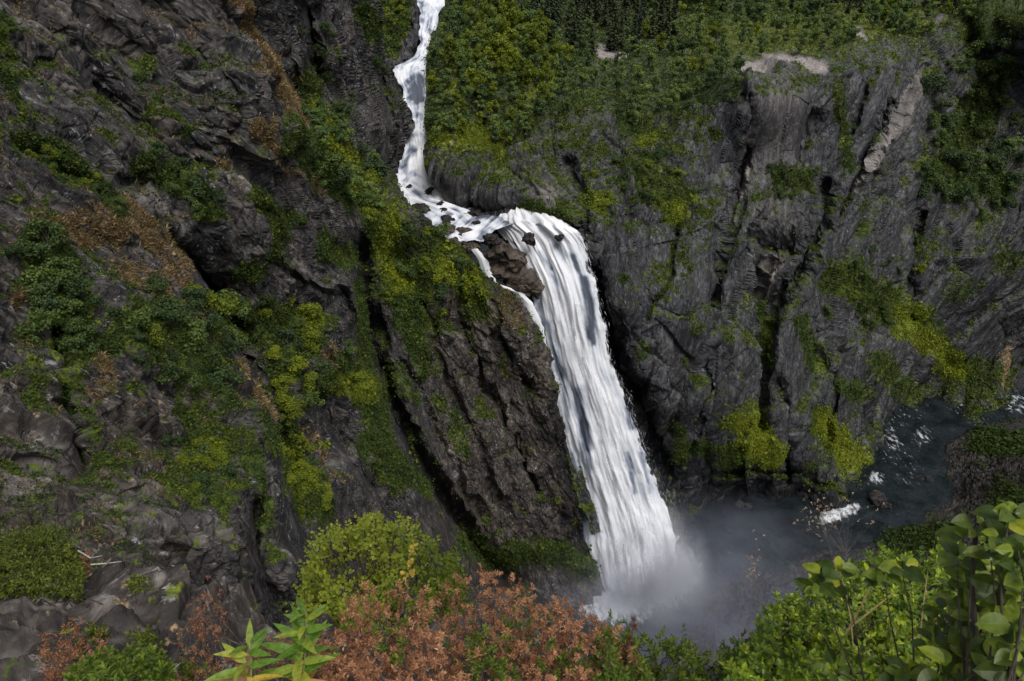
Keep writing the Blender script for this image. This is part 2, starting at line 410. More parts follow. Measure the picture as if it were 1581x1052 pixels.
left_uR = [(575,-60),(578,0),(592,60),(600,100),(622,130),(632,200),(622,250),(612,290),(640,320),(668,352),(706,372),(736,396),(764,436),(806,466),(832,505),(850,570),(868,660),(888,770),(905,830),(930,900),(975,1010),(1000,1055)]
left_feats = [
 ('crack', [(556,380),(568,470),(588,560),(612,640),(648,710),(690,775),(735,840),(790,895)], 15, 20),
 ('step', [(262,365),(300,418),(330,465),(365,530),(392,590),(420,650),(445,720),(452,790),(470,860)], 34, 26),
 ('crack', [(268,368),(330,470),(372,540)], 9, 9),
 ('step', [(320,-40),(395,55),(430,110),(470,178),(500,250)], 26, 26),
 ('crack', [(478,20),(482,60),(488,115)], 9, 16),
 ('stepl', [(340,262),(300,262),(250,300),(190,290),(150,262)], 30, 7),
 ('stepl', [(250,235),(160,150),(60,40)], 20, 6),
 ('stepl', [(360,150),(280,70),(200,-20)], 18, 6),
 ('stepl', [(240,110),(170,60),(110,0)], 14, 5),
 ('stepl', [(120,200),(70,140),(0,90)], 14, 5),
 ('stepl', [(180,332),(130,290),(60,250),(0,222)], 22, 7),
 ('crack', [(90,520),(98,600),(104,660),(135,725)], 9, 4),
 ('stepl', [(360,915),(320,874),(275,858),(230,845)], 14, 3.0),
 ('stepl', [(260,765),(180,770),(100,735),(30,700)], 18, 2.5),
 ('crack', [(395,780),(400,850),(430,920)], 12, 4),
 ('crack', [(655,470),(676,540),(700,610),(740,690),(770,770)], 7, 7),
 ('crack', [(700,430),(722,520),(756,610),(800,690),(830,760)], 6, 7),
 ('crack', [(620,560),(660,640),(700,720),(750,800)], 7, 6),
 ('crack', [(770,470),(782,540),(815,600)], 5, 5),
 ('ridge', [(752,450),(800,520),(838,590),(850,660)], 14, 5),
 ('ridge', [(668,520),(700,600),(742,690),(772,760)], 12, 5),
 ('step', [(470,600),(510,660),(560,740),(600,800)], 20, 10),
 ('step', [(420,400),(470,440),(530,450),(556,520)], 16, -8),
 ('crack', [(590,110),(606,200),(596,270)], 8, 10),
]
def left_dirs(u, v):
    w = sstep(560, 640, u + (v - 500) * -0.25)
    return [(frame((16, 5, -20)), 1 - w), (frame((.35, -.2, -.92)), w)]
L = make_sheet(left_ctrl, np.arange(-60, 1056, STEP), [(-95, -60), (-95, 1055)], left_uR, 560, left_feats, left_dirs,
               [('v', 14, 2.6, 2.4, 'f'), ('v', 5.0, 2.4, 1.5, 'f'), ('v', 1.9, 2.2, .62, 'f'), ('r', 3.6, 3.4, .6, 'f'), ('f', .8, 2.6, .09),
                ('v', 6, 2.2, 1.4, 'n'), ('v', 2.2, 2.2, .6, 'n'), ('v', .85, 2.0, .26, 'n'), ('v', .36, 1.8, .10, 'n'), ('r', 1.6, 3.2, .28, 'n'), ('f', .35, 2.0, .03, 'n')])
nz = L.nz * .9; u, v = L.u, L.v
near = sstep(420, 330, u + .2 * (v - 500))
veg = paint(u, v, [[(600,352,34),(622,425,46),(640,505,34)], [(670,385,30),(718,430,38),(735,475,24)], [(632,520,18),(655,575,16)],
  [(470,110,14),(490,170,22),(520,230,28),(560,290,34),(585,345,30)], [(470,225,45),(540,290,45)], [(525,560,30),(570,600,30),(585,690,30),(610,750,22)],
  [(360,490,45),(470,505,40),(440,570,30)], [(480,590,25),(540,590,28)], [(440,680,32),(470,740,40),(490,790,34)], [(320,690,40),(342,740,26)], [(290,640,30)],
  [(60,390,50),(100,470,48),(110,540,35),(104,640,12),(132,715,10)], [(220,510,55),(290,560,55),(345,600,42)], [(330,520,35)],
  [(30,215,18),(110,250,20),(180,330,14)], [(220,255,22),(290,290,22),(320,330,14)], [(400,300,18),(445,340,24),(420,405,24)], [(230,105,9)], [(285,205,13)], [(2,40,13),(16,150,15)],
  ([(720,835,26),(760,860,30),(850,850,26),(905,875,22)], .85), [(555,440,10),(565,560,16)], ([(400,640,15),(420,690,20)], .8), [(560,20,16),(575,60,12)], [(400,765,12),(390,700,12)],
  ([(700,640,14),(720,700,12)], .7), ([(600,560,14),(640,620,10)], .8), [(600,700,20),(660,760,12)], [(500,380,30),(540,400,20)], [(385,420,26)], ([(60,560,20)], .5), ([(660,500,30)], .7)], nz)
up = L.ns[..., 2]
amb = sstep(.42, .75, up + .22 * L.nz2) * (.38 + .45 * sstep(-.1, .5, L.nz)) * sstep(-20, 120, v)
amb = np.maximum(amb, sstep(.25, .9, L.nz + .3 * up) * .55 * sstep(560, 640, u))
dry = paint(u, v, [[(335,-10,13),(390,60,14),(420,110,16),(455,170,16),(478,205,12)], ([(60,345,24),(180,338,28),(260,380,24),(282,430,15)], .8), ([(130,560,26),(162,605,20)], .6),
  ([(300,500,18),(332,540,10)], .9), [(372,560,8),(376,625,8)], ([(480,540,18),(535,585,14)], .8), ([(30,460,18)], .8), ([(340,255,12)], .6), ([(392,600,12),(425,645,10)], .8),
  ([(500,300,10),(450,260,12)], .6), ([(220,420,40),(260,470,30)], .6), ([(480,660,12),(530,740,14)], .5), ([(400,200,20),(440,270,14)], .6), ([(770,445,16),(800,500,14)], .45)], nz * 1.7)
dry = np.maximum(dry, .62 * sstep(.25, .6, up + .3 * L.nz) * sstep(-.1, .3, -L.nz2) * near)
lush = paint(u, v, [[(610,345,30),(600,400,22),(625,440,20)], [(690,400,25),(730,450,25)], [(490,170,20),(560,290,28)], [(330,700,34)], [(560,600,25)], [(470,740,30),(540,590,20)], [(470,500,26)]], nz)
pale = paint(u, v, [([(345,262,16),(378,282,18)], .9), ([(60,710,45)], .35), ([(20,740,40)], .35), ([(330,820,50)], .22), ([(420,615,8),(440,690,10)], .5), ([(410,405,10),(440,430,8)], .45), ([(225,300,12),(262,330,10)], .4),
   ([(160,780,25),(300,830,40)], .15), ([(90,700,30),(240,770,20)], .15), ([(430,860,12)], .4), ([(700,700,8),(712,730,8)], .5), ([(540,700,14)], .25)], nz * 1.2)
wet = paint(u, v, [[(852,600,8),(868,700,22),(884,780,26),(905,870,22)], [(628,130,10),(634,200,9),(618,280,12)], ([(560,420,14),(600,600,14),(660,730,16),(740,840,14)], .85), ([(640,335,8),(705,385,7),(745,428,8),(800,470,7)], .7), ([(760,880,40)], .4)], nz)
veg = veg * (.6 + .4 * sstep(-.3, .2, L.nz2)); dry = dry * (.5 + .5 * sstep(-.3, .2, L.nz2))
L.attrs = dict(veg=np.clip(np.maximum(veg, amb), 0, 1), dry=dry * (1 - .7 * veg), lush=lush, pale=pale, wet=wet, warm=np.clip(.42 + .5 * sstep(450, 760, v) * near + .45 * sstep(640, 720, u) + .3 * L.nz, 0, 1))
m_rock_near = rock_material("near_rock", (.007, .007, .008), (.028, .029, .031), (.132, .131, .132), (.60, .62, .68), 1.0, .8, bump=.85)
m_rock_far = rock_material("far_rock", (.008, .008, .009), (.031, .033, .037), (.122, .125, .133), (.62, .65, .73), .55, .45, bump=.42)
finish_sheet(L, "cliff", m_rock_near, [('R', [(6, 0, 0, -1), (40, -12, 10, -4)]), ('T', [(20, 0, 0, 10)])])

# ---- the cliff across the gorge with the wooded plateau on top of it
right_ctrl = [(690,-60,820),(900,-60,900),(1300,-60,900),(1640,-60,620),(683,0,520),(760,0,540),(900,0,600),(1100,0,600),(1300,0,570),(1440,0,500),(1520,0,440),(1640,0,430),
 (676,30,440),(663,60,395),(700,50,405),(657,110,345),(665,130,332),(760,100,352),(900,80,420),(1000,100,400),(1100,60,450),(1200,60,420),(1140,110,322),(1200,106,330),(1280,106,336),(1330,60,385),(1440,42,425),(1500,60,430),
 (655,200,296),(680,190,286),(750,240,268),(820,195,290),(900,165,304),(1000,190,300),(1080,160,312),(700,160,305),(850,140,330),
 (662,250,262),(690,290,250),(720,308,248),(722,322,250),(760,312,243),(760,324,244),(760,350,244),(800,312,240),(806,328,241),(800,350,241),(850,343,230),(850,360,236),(893,358,226),(880,380,232),(760,380,236),(760,270,252),(830,250,262),(880,300,246),(950,250,274),(1000,300,262),(1080,250,286),
 (920,400,228),(1000,400,246),(1100,400,256),(950,480,228),(1000,550,232),(1100,550,240),(1040,640,234),(1100,680,238),(1070,770,246),(1150,775,248),(1250,765,251),(1300,772,251),(1320,740,266),(1350,690,290),(1380,640,320),(1440,600,346),(1581,602,346),(1640,602,346),
 (1200,600,256),(1190,480,268),(1250,500,275),(1200,350,277),(1240,200,310),(1150,250,298),(1320,250,326),(1400,150,362),(1450,300,362),(1350,400,322),(1300,500,300),(1350,550,306),(1450,500,346),(1250,650,266),(1300,700,268),(1450,580,349),(1540,500,356),(1540,300,385),(1560,150,410),(1640,300,380),(1640,500,350),
 (1000,800,228),(1000,700,238),(960,600,236),(930,520,232),(900,440,230),(860,400,230),(830,420,226),(870,520,222),(900,640,216),(940,760,213),(960,800,212),(1200,810,252),(1400,810,258),(1300,795,259),(1240,785,256),(1640,700,310),(1500,640,318),(1640,810,250)]
right_uL = [(690,-60),(683,0),(676,30),(663,60),(657,100),(655,200),(661,250),(672,275),(690,300),(712,330),(740,365),(790,420),(830,500),(850,570),(870,660),(890,760),(905,820)]
right_feats = [
 ('stepl', [(902,366),(932,468),(962,555),(1012,640),(1042,700),(1064,765)], 45, 12),
 ('crack', [(1153,150),(1152,215),(1144,290),(1122,360),(1108,420)], 6, 11),
 ('step', [(1258,165),(1238,215),(1216,262)], 22, 12),
 ('stepl', [(1232,396),(1195,386),(1150,372)], 34, 22),
 ('crack', [(1190,388),(1174,430),(1166,455)], 11, 16),
 ('crack', [(1275,290),(1262,350),(1230,420),(1198,468),(1182,530),(1172,600),(1176,660)], 12, 15),
 ('crack', [(1108,440),(1085,520),(1092,600),(1064,690)], 6, 8), ('crack', [(1040,350),(1034,420),(1002,490)], 5, 6),
 ('crack', [(1205,590),(1215,660),(1212,740)], 8, 9), ('crack', [(1262,540),(1290,610),(1280,690)], 6, 8),
 ('step', [(1440,60),(1400,160),(1345,260),(1310,300)], 24, 13), ('step', [(1505,110),(1470,210),(1440,270)], 20, 12),
 ('stepl', [(1360,90),(1330,180),(1300,230)], 16, 8),
 ('crack', [(1376,160),(1340,230),(1296,330)], 6, 8), ('crack', [(1420,330),(1400,420),(1410,520)], 8, 8),
 ('ridge', [(1420,120),(1385,195),(1345,255),(1318,295)], 9, 6),
 ('crack', [(880,250),(896,300),(905,360)], 8, 9), ('crack', [(1160,640),(1150,700),(1160,770)], 6, -5),
 ('stepl', [(1125,480),(1090,470),(1050,500),(1010,480),(960,440)], 16, 4),
 ('stepl', [(1000,205),(900,180),(830,212),(755,262),(690,255)], 20, 9),
 ('stepl', [(1110,350),(1000,350),(905,330)], 18, 6),
 ('stepl', [(1270,300),(1210,292),(1160,310)], 16, 6),
 ('stepl', [(1320,790),(1230,735),(1150,735),(1080,740)], 26, 7),
 ('crack', [(776,90),(790,200),(830,290)], 7, -4), ('crack', [(715,40),(722,120),(745,200)], 7, 10),
]
EDGE = [(655,215),(690,240),(760,245),(830,196),(900,168),(960,178),(1000,196),(1080,168),(1140,152),(1150,96),(1280,97),(1300,92),(1345,62),(1440,46),(1500,55),(1530,0),(1640,-60),(1640,-90),(600,-90)]
SLAB1 = [(1158,112),(1272,112),(1262,160),(1240,215),(1218,262),(1200,285),(1150,330),(1160,240)]; SLAB2 = [(1142,330),(1190,300),(1262,318),(1250,360),(1222,392),(1150,372)]
SLAB3 = [(925,400),(1030,372),(1100,350),(1105,470),(1020,500),(985,520),(940,470)]; SLAB4 = [(1300,140),(1350,70),(1425,70),(1395,160),(1345,230),(1300,280)]
def right_dirs(u, v):
    w = sstep(1150, 1330, u); return [(frame((-.15, -.3, -.94)), 1 - w), (frame((-34, -25, -43)), w)]
Rt = make_sheet(right_ctrl, np.arange(-60, 822, STEP), right_uL, [(1640, -60), (1640, 820)], 640, right_feats, right_dirs,
                [('v', 32, 2.6, 5.4), ('v', 13, 3.4, 2.5), ('v', 5.0, 3.2, .72), ('v', 2.2, 2.4, .22), ('r', 7, 3.6, .45), ('f', 1.8, 2.2, .10)], damp=lambda a, b: (1 - .8 * inpoly(a, b + 14, EDGE)) * (1 - .58 * (inpoly(a, b, SLAB1) | inpoly(a, b, SLAB2) | inpoly(a, b, SLAB3) | inpoly(a, b, SLAB4))))
u, v, nz = Rt.u, Rt.v, Rt.nz * .9; up = Rt.ns[..., 2]
plate = inpoly(u + 8 * nz, v + 10 * nz, EDGE).astype(float)
veg = paint(u, v, [[(690,205,30),(770,222,28)], [(960,170,20),(1022,205,18)], ([(985,268,52),(1050,300,34)], .85), [(910,300,18),(935,330,12)], [(1040,330,28)], [(820,322,22),(872,346,12)], [(1105,210,12)],
  [(1150,655,42),(1182,700,30),(1120,700,26)], [(1262,645,26),(1312,700,28),(1332,735,12)], [(1182,470,9),(1186,560,10)], ([(1500,25,45),(1560,20,50)], .9), [(1300,430,40),(1370,480,46),(1425,505,38),(1480,575,24)], ([(1240,500,18),(1262,560,24)], .8),
  [(1500,575,34)], ([(1350,560,24),(1400,605,24)], .9), [(1205,272,22),(1255,285,14)], [(1540,110,30),(1500,200,38),(1450,262,32),(1530,285,40)], ([(960,430,8)], .8), [(1046,655,9),(1052,705,11)],
  ([(1034,370,5),(1030,425,6),(1002,488,6)], .8), ([(1064,505,14)], .7), ([(990,540,14)], .7), ([(1090,610,16)], .6), ([(1060,560,12)], .6), ([(1420,380,26)], .7), ([(1480,450,30)], .6), ([(1330,610,24),(1290,590,20)], .7), ([(1550,400,30)], .6), ([(1085,690,20)], .9), ([(1250,720,14)], .6), ([(1330,320,14)], .7), ([(1300,120,10),(1310,260,10)], .8), ([(1480,60,25)],.8)], nz)
amb = sstep(.40, .72, up + .2 * Rt.nz2) * (.45 + .4 * sstep(-.1, .5, Rt.nz))
amb = np.maximum(amb, sstep(.35, .9, Rt.nz) * .45)
veg = np.maximum(np.maximum(veg, plate * (.72 + .3 * Rt.nz)), amb)
pale = paint(u, v, [([(1160,170,5),(1158,240,5),(1145,305,4)], .8), ([(1426,112,8),(1390,190,13),(1350,245,11),(1318,292,7)], .6), ([(1492,135,4),(1450,235,5)], .6), ([(1210,150,45),(1195,250,40),(1200,340,40)], .17), ([(1195,402,15),(1180,450,7)], .6),
  [(1148,100,14),(1210,94,14),(1272,103,9)], [(1324,50,7),(1336,62,7)], ([(930,82,12),(965,85,7)], 1.), [(1440,40,7)], ([(700,88,8)], .5), ([(840,300,24)], .3), ([(770,98,10)], .6)], nz * .6)
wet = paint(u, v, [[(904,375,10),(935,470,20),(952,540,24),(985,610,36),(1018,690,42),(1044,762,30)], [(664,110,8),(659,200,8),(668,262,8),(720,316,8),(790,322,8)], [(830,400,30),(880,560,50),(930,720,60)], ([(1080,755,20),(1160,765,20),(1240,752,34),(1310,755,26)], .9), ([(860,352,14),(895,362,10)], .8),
  ([(1560,480,60),(1600,580,50)], .6), ([(1600,150,50),(1600,400,50)], .7)], nz)  # these far-right patches paint the cliff's shade into the rock colour
wet = np.maximum(wet, np.maximum(.85 * sstep(-185, -230, Rt.P[..., 2] + 9 * Rt.nz), .62 * sstep(1340, 1540, u + 50 * Rt.nz)))  # cliff foot: wet and darkened; far right: deep shade put into the colour
veg = veg * (.6 + .4 * sstep(-.3, .2, Rt.nz2))
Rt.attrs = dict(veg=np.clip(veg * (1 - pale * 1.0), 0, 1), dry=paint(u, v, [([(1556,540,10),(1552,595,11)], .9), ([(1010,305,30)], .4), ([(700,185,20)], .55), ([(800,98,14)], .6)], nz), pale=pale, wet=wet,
  lush=paint(u, v, [[(690,215,34),(770,222,20)], [(820,145,24),(850,120,18)], [(1150,655,42),(1182,700,30)], [(1270,650,26),(1330,720,24)], [(925,310,18)], [(1040,330,20)], [(1000,205,20)], [(740,90,28),(700,130,24)], ([(1080,60,45),(1300,45,45),(1420,30,30)], .6), [(1390,490,40),(1480,575,20)]], nz),
  warm=np.clip(.15 + .3 * Rt.nz + .25 * sstep(1000, 760, u), 0, 1))
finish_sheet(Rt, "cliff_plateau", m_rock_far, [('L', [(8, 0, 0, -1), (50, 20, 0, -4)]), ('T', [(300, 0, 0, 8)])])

# ---- the small wooded bluff above the left bank of the upper river
bl_ctrl = [(560,-60,560),(700,-60,640),(560,0,450),(600,0,450),(645,0,452),(600,40,418),(645,50,412),(600,90,382),(640,90,384),(648,70,396),(560,100,390),(610,110,366),(560,60,410)]
B = make_sheet(bl_ctrl, np.arange(-60, 112, 1.3), [(555, -60), (555, 112)], [(646, -60), (643, 0), (646, 30), (648, 60), (641, 86), (612, 104), (600, 112)], 76, [('step', [(596,94),(626,76),(640,40),(634,20)], 20, 10)], (.1, .1, -1),
               [('v', 14, 1.6, 4.0), ('v', 6, 1.6, 1.6), ('f', 3, 1.4, .5)], c=25, warp=3)
vg = inpoly(B.u + 5 * B.nz, B.v + 5 * B.nz, [(540,-80),(640,-80),(632,20),(630,45),(610,85),(560,90)]).astype(float)
B.attrs = dict(veg=vg * .95, dry=.3 * sstep(.2, .6, B.nz), lush=.55 * sstep(.0, .4, B.nz) * vg, pale=np.zeros_like(vg), wet=paint(B.u, B.v, [[(646,60,7),(640,88,9),(605,108,9)]], B.nz * .5), warm=vg * 0 + .2)
finish_sheet(B, "hill", m_rock_far, [('R', [(4, 0, 0, -1), (40, 0, 0, -3)])])
#@@WATER
# ------------------------------------------------------------------ water
POOL = -234.0
def foam_material(name, soft=.09):
    """falling white water: streaks drawn out along the flow, thin gaps at the edges"""
    m, nt, b = newmat(name); fl = attr(nt, "flow").outputs["Vector"]; ed = attr(nt, "edge").outputs["Fac"]
    v1 = mapped(nt, fl, scale=(1.0, .065, 1)); v2 = mapped(nt, fl, scale=(1.0, .11, 1))
    n1 = noise(nt, .36, 5, .55, v1, .25); n2 = noise(nt, 1.1, 5, .6, v2, .2); n3 = noise(nt, .42, 5, .6, mapped(nt, fl, scale=(1.0, .38, 1)), .3)
    s = mth(nt, 'ADD', mth(nt, 'ADD', mth(nt, 'MULTIPLY', n1, .44), mth(nt, 'MULTIPLY', n2, .22)), mth(nt, 'MULTIPLY', n3, .34))
    dens = attr(nt, "dens").outputs["Fac"]
    f = mth(nt, 'ADD', s, mth(nt, 'MULTIPLY', mth(nt, 'SUBTRACT', dens, .5), .5))
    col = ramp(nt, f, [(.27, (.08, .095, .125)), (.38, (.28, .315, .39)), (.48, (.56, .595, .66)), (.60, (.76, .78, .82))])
    nt.links.new(col, b.inputs["Base Color"]); b.inputs["Roughness"].default_value = .55; b.inputs["Specular IOR Level"].default_value = .25
    b.inputs["Subsurface Weight"].default_value = 0.0
    bp = N(nt, "Bump"); bp.inputs["Strength"].default_value = .08; bp.inputs["Distance"].default_value = 1.0
    nt.links.new(s, bp.inputs["Height"]); nt.links.new(bp.outputs[0], b.inputs["Normal"])
    al = ramp(nt, mth(nt, 'ADD', mth(nt, 'MULTIPLY', mth(nt, 'SUBTRACT', s, .52), 1.8), mth(nt, 'MULTIPLY', ed, .62)), [(.0, 0.0), (soft, 1.0)])
    nt.links.new(al, b.inputs["Alpha"]); return m
m_fall = foam_material("white_water")
def flow_sheet(name, vs, uL, uR, Yf, nc, dens=None, amp=1.0, jit=0.0, edge_w=.10, bulge=0.0, seed=0.0, mat=None, wob=4.0):
    v = np.asarray(vs, float); l = np.interp(v, [a[1] for a in uL], [a[0] for a in uL]); r = np.interp(v, [a[1] for a in uR], [a[0] for a in uR]); t = np.linspace(0, 1, nc)
    zz = np.stack([v / 14, 0 * v + seed * 3.3, 0 * v], -1); wl_ = wob * fbm(zz, 3); wr_ = wob * fbm(zz + 40, 3)
    u = l[:, None] * (1 - t) + r[:, None] * t + wl_[:, None] * np.exp(-t / .07) + wr_[:, None] * np.exp(-(1 - t) / .07); vv = np.repeat(v[:, None], nc, 1)
    Y = Yf(u, vv) - bulge * np.sin(np.pi * t)[None] ; P = atY(u, vv, Y)
    mid = P[:, nc // 2]; along = np.r_[0, np.cumsum(np.linalg.norm(np.diff(mid, axis=0), axis=1))]
    wid = np.linalg.norm(P[:, -1] - P[:, 0], axis=1)
    fx = (t[None] - .5) * (wid[:, None] * .6 + wid.mean() * .4) + seed * 13; fy = np.repeat(along[:, None], nc, 1)
    q = np.stack([fx, fy, np.full_like(fx, seed * 7)], -1).reshape(-1, 3).astype(np.float32)
    d = fbm(q * np.array([.22, .03, 1]), 3) * 1.3 + fbm(q * np.array([.30, .05, 1]) + 5, 2) * .5 + ridged(q * np.array([.34, .028, 1]), 2, .4) * .6
    gu = np.gradient(P, axis=1); gv = np.gradient(P, axis=0); n = unit(np.cross(gv, gu)); n = np.where((n * P).sum(-1, keepdims=True) > 0, -n, n)
    ee = np.minimum(t, 1 - t)[None] / edge_w; e = np.repeat(np.clip(ee, 0, 1), len(v), 0)
    e = np.minimum(e, np.clip((v[-1] - vv) / (.1 * (v[-1] - v[0])), 0, 1) ) if jit else e
    P = P + n * (amp * d.reshape(u.shape) * np.clip(e + .3, 0, 1))[..., None]
    dn = dens(u, vv, d.reshape(u.shape)) if dens else np.full_like(u, .6)
    me = mesh_np(name, P.reshape(-1, 3), gridfaces(len(v), nc), mat or m_fall, dict(flow=q, edge=e.ravel(), dens=dn.ravel()), smooth=True)
    return me, P, u, vv
def fallY(u, v):
    d = ray(u, v); k = -d[..., 2] / d[..., 1]; y = (238.0 + 9.0) / (1 + k / 6.0) - 9.0
    return y
# upper river: rapids down the notch, then the shallow lip
riv_uL = [(640,-60),(644,0),(650,20),(646,50),(650,62),(640,88),(608,103),(612,126),(622,140),(622,200),(626,225),(618,250),(604,288),(612,310),(636,330),(648,350),(664,368),(690,372)]
riv_uR = [(694,-60),(687,0),(678,30),(668,60),(662,100),(660,200),(666,250),(680,280),(720,308),(800,322),(832,331),(796,345),(764,356),(746,372)]
riv_ctrl = [(640,-60,700),(690,-60,700),(643,0,455),(683,0,455),(655,60,402),(640,100,362),(640,130,336),(640,200,311),(640,250,281),(640,290,262),(690,300,252),(640,330,240),(720,320,247.5),(700,350,231),(800,330,240.5),(850,345,229),(800,345,229.6),(690,375,219.5),(750,365,223),(890,362,222.5),(820,370,220.4),(900,372,219.5)]
rY = rbf(riv_ctrl, 20)
def riv_dens(u, v, d):
    c = .54 + 0 * u - .22 * sstep(0, .8, np.sin(v * .21 + 2 * np.sin(u * .11)))
    for (a, b, r, k) in [(640,140,20,-.5),(648,125,18,-.35),(640,232,12,-.55),(642,155,12,-.25),(650,300,20,-.12),(705,320,14,-.3),(760,330,26,-.5),(660,90,8,-.2),(625,260,12,-.15),(790,335,14,-.3),(664,30,8,-.25)]:
        c = c + k * np.exp(-(((u - a) ** 2) + ((v - b) * 1.6) ** 2) / r ** 2)
    return c + .30 * d + .06 * np.sin(v * .55 + 3 * np.sin(u * .09 + v * .03))
me, RP, ru, rv = flow_sheet("river", np.arange(-60, 373, 1.3), riv_uL, riv_uR, rY, 120, riv_dens, .62, 0, .02, seed=1)
river = link("river", me, kind='structure')
fall_uL = [(798,318),(772,330),(760,345),(774,362),(786,376),(800,400),(814,425),(822,455),(828,490),(836,520),(850,575),(862,640),(878,705),(888,770),(896,835),(908,880),(930,915)]
fall_uR = [(812,318),(852,334),(880,348),(897,360),(905,378),(914,415),(928,460),(938,520),(945,560),(962,600),(982,650),(1000,710),(1018,750),(1038,795),(1052,830),(1052,870),(1040,915)]
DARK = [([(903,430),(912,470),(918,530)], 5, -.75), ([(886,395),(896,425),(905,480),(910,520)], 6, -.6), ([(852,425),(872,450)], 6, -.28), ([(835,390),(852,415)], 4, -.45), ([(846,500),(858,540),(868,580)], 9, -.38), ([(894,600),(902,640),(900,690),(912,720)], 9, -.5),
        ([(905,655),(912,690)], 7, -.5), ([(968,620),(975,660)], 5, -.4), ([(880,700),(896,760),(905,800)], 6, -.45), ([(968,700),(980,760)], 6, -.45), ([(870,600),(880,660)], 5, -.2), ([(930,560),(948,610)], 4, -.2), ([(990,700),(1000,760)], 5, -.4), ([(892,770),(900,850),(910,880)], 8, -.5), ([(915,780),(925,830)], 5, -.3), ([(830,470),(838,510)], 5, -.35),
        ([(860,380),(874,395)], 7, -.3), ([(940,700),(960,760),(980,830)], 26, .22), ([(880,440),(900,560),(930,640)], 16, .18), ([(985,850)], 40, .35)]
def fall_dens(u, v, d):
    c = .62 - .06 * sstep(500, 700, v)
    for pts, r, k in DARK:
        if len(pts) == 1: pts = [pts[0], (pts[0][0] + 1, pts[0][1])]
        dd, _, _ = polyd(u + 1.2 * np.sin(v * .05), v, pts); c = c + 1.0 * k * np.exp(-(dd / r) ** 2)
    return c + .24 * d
def lipY(u, v):
    sh = .2 * (u - 820); k = sstep(332, 445, v - sh); return (rY(u, np.minimum(v, 343 + sh)) - .6) * (1 - k) + (fallY(u, v) - .8) * k
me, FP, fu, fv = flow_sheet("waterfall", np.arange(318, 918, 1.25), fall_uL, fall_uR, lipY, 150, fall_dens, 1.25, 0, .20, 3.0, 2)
fall = link("waterfall", me, kind='structure')
# a looser curtain of spray in front of the main body
m_veil = foam_material("falling_spray", .28)
def veil_dens(u, v, d): return .80 + .1 * d
me, VP, _, _ = flow_sheet("spray_curtain", np.arange(470, 925, 1.4), [(a + 6, b) for a, b in fall_uL], [(a + 2, b) for a, b in fall_uR], lambda u, v: fallY(u, v) - 4.5, 120, veil_dens, 1.6, 1, .5, 2.5, 5, m_veil)
e = np.array([0.0] * len(me.vertices), np.float32); me.attributes["edge"].data.foreach_get("value", e)
fy = np.array([0.0] * (3 * len(me.vertices)), np.float32); me.attributes["flow"].data.foreach_get("vector", fy)
me.attributes["edge"].data.foreach_set("value", (e * .40 - .24).astype(np.float32))
veil = link("spray_curtain", me, fall)
# side channel left of the boulders
me, _, _, _ = flow_sheet("side_channel", np.arange(384, 560, 1.25), [(726,384),(738,402),(744,420),(754,436),(790,450),(808,470),(822,500),(836,535),(850,560)], [(738,384),(750,400),(760,425),(770,440),(806,452),(824,468),(838,500),(846,535),(858,560)],
    lambda u, v: np.minimum(fallY(u, v) - 5.0, 215.5), 24, lambda u, v, d: .62 + .12 * d, .5, 0, .25, .5, 8)
side = link("waterfall_side_channel", me, fall)
# flung drops and strands of white water round the fall
m_drop, nt, b = newmat("white_drops"); b.inputs["Base Color"].default_value = (.66, .69, .74, 1); b.inputs["Roughness"].default_value = .5; b.inputs["Specular IOR Level"].default_value = .2
r_ = np.random.default_rng(21); n = 1500
i = (r_.random(n) ** .75 * (len(FP) - 30)).astype(int) + 25; side_ = r_.random(n)
j = np.where(side_ < .36, r_.integers(0, 10, n), np.where(side_ < .94, 149 - r_.integers(0, 14, n), r_.integers(0, 150, n)))
pos = FP[i, j]; vel = unit(FP[np.minimum(i + 3, len(FP) - 1), j] - pos)
g = (i / len(FP)); off = r_.normal(size=(n, 3)) * (.25 + 1.5 * g[:, None] ** 2); off[:, 0] += np.where(side_ < .36, -1, np.where(side_ < .94, 1, 0)) * np.abs(r_.normal(size=n)) * (.3 + 2.2 * g ** 2); off[:, 1] -= np.where(side_ >= .94, 1.5 + 3 * r_.random(n), 0)
dr = np.array([(0, 0, 0), (.35, .5, 0), (.35, -.25, .43), (.35, -.25, -.43), (1, 0, 0)]) - np.array([.4, 0, 0]); df = np.array([(0, 2, 1), (0, 3, 2), (0, 1, 3), (4, 1, 2), (4, 2, 3), (4, 3, 1)])
ln = r_.lognormal(.25, .55, n); V, F = scatter(dr, df, pos + off, rot_dir(vel + .15 * r_.normal(size=(n, 3)), r_.normal(size=(n, 3))), np.stack([ln * 1.0, .045 + .05 * ln * r_.random(n), .045 + .05 * ln * r_.random(n)], -1))
n2_ = 2000; ic = atZ(985, 880, POOL); ang = r_.random(n2_) * 6.283; rr_ = np.abs(r_.normal(size=n2_)) * 11; hh = np.abs(r_.normal(size=n2_)) * 9 * np.exp(-rr_ / 14)
sp = ic + np.stack([np.cos(ang) * rr_ * 1.15 + 2, np.sin(ang) * rr_ * .8 - 1, hh], -1); sd_ = unit(np.stack([np.cos(ang), np.sin(ang), .3 + r_.normal(size=n2_) * .5], -1)); ls = r_.lognormal(-.5, .5, n2_)
V2, F2 = scatter(dr, df, sp, rot_dir(sd_, r_.normal(size=(n2_, 3))), np.stack([ls, .13 * ls, .13 * ls], -1)); F = np.concatenate([F, F2 + len(V)]); V = np.concatenate([V, V2])
drops = link("water_drops", mesh_np("water_drops", V, F, m_drop, smooth=True), fall, kind='stuff')

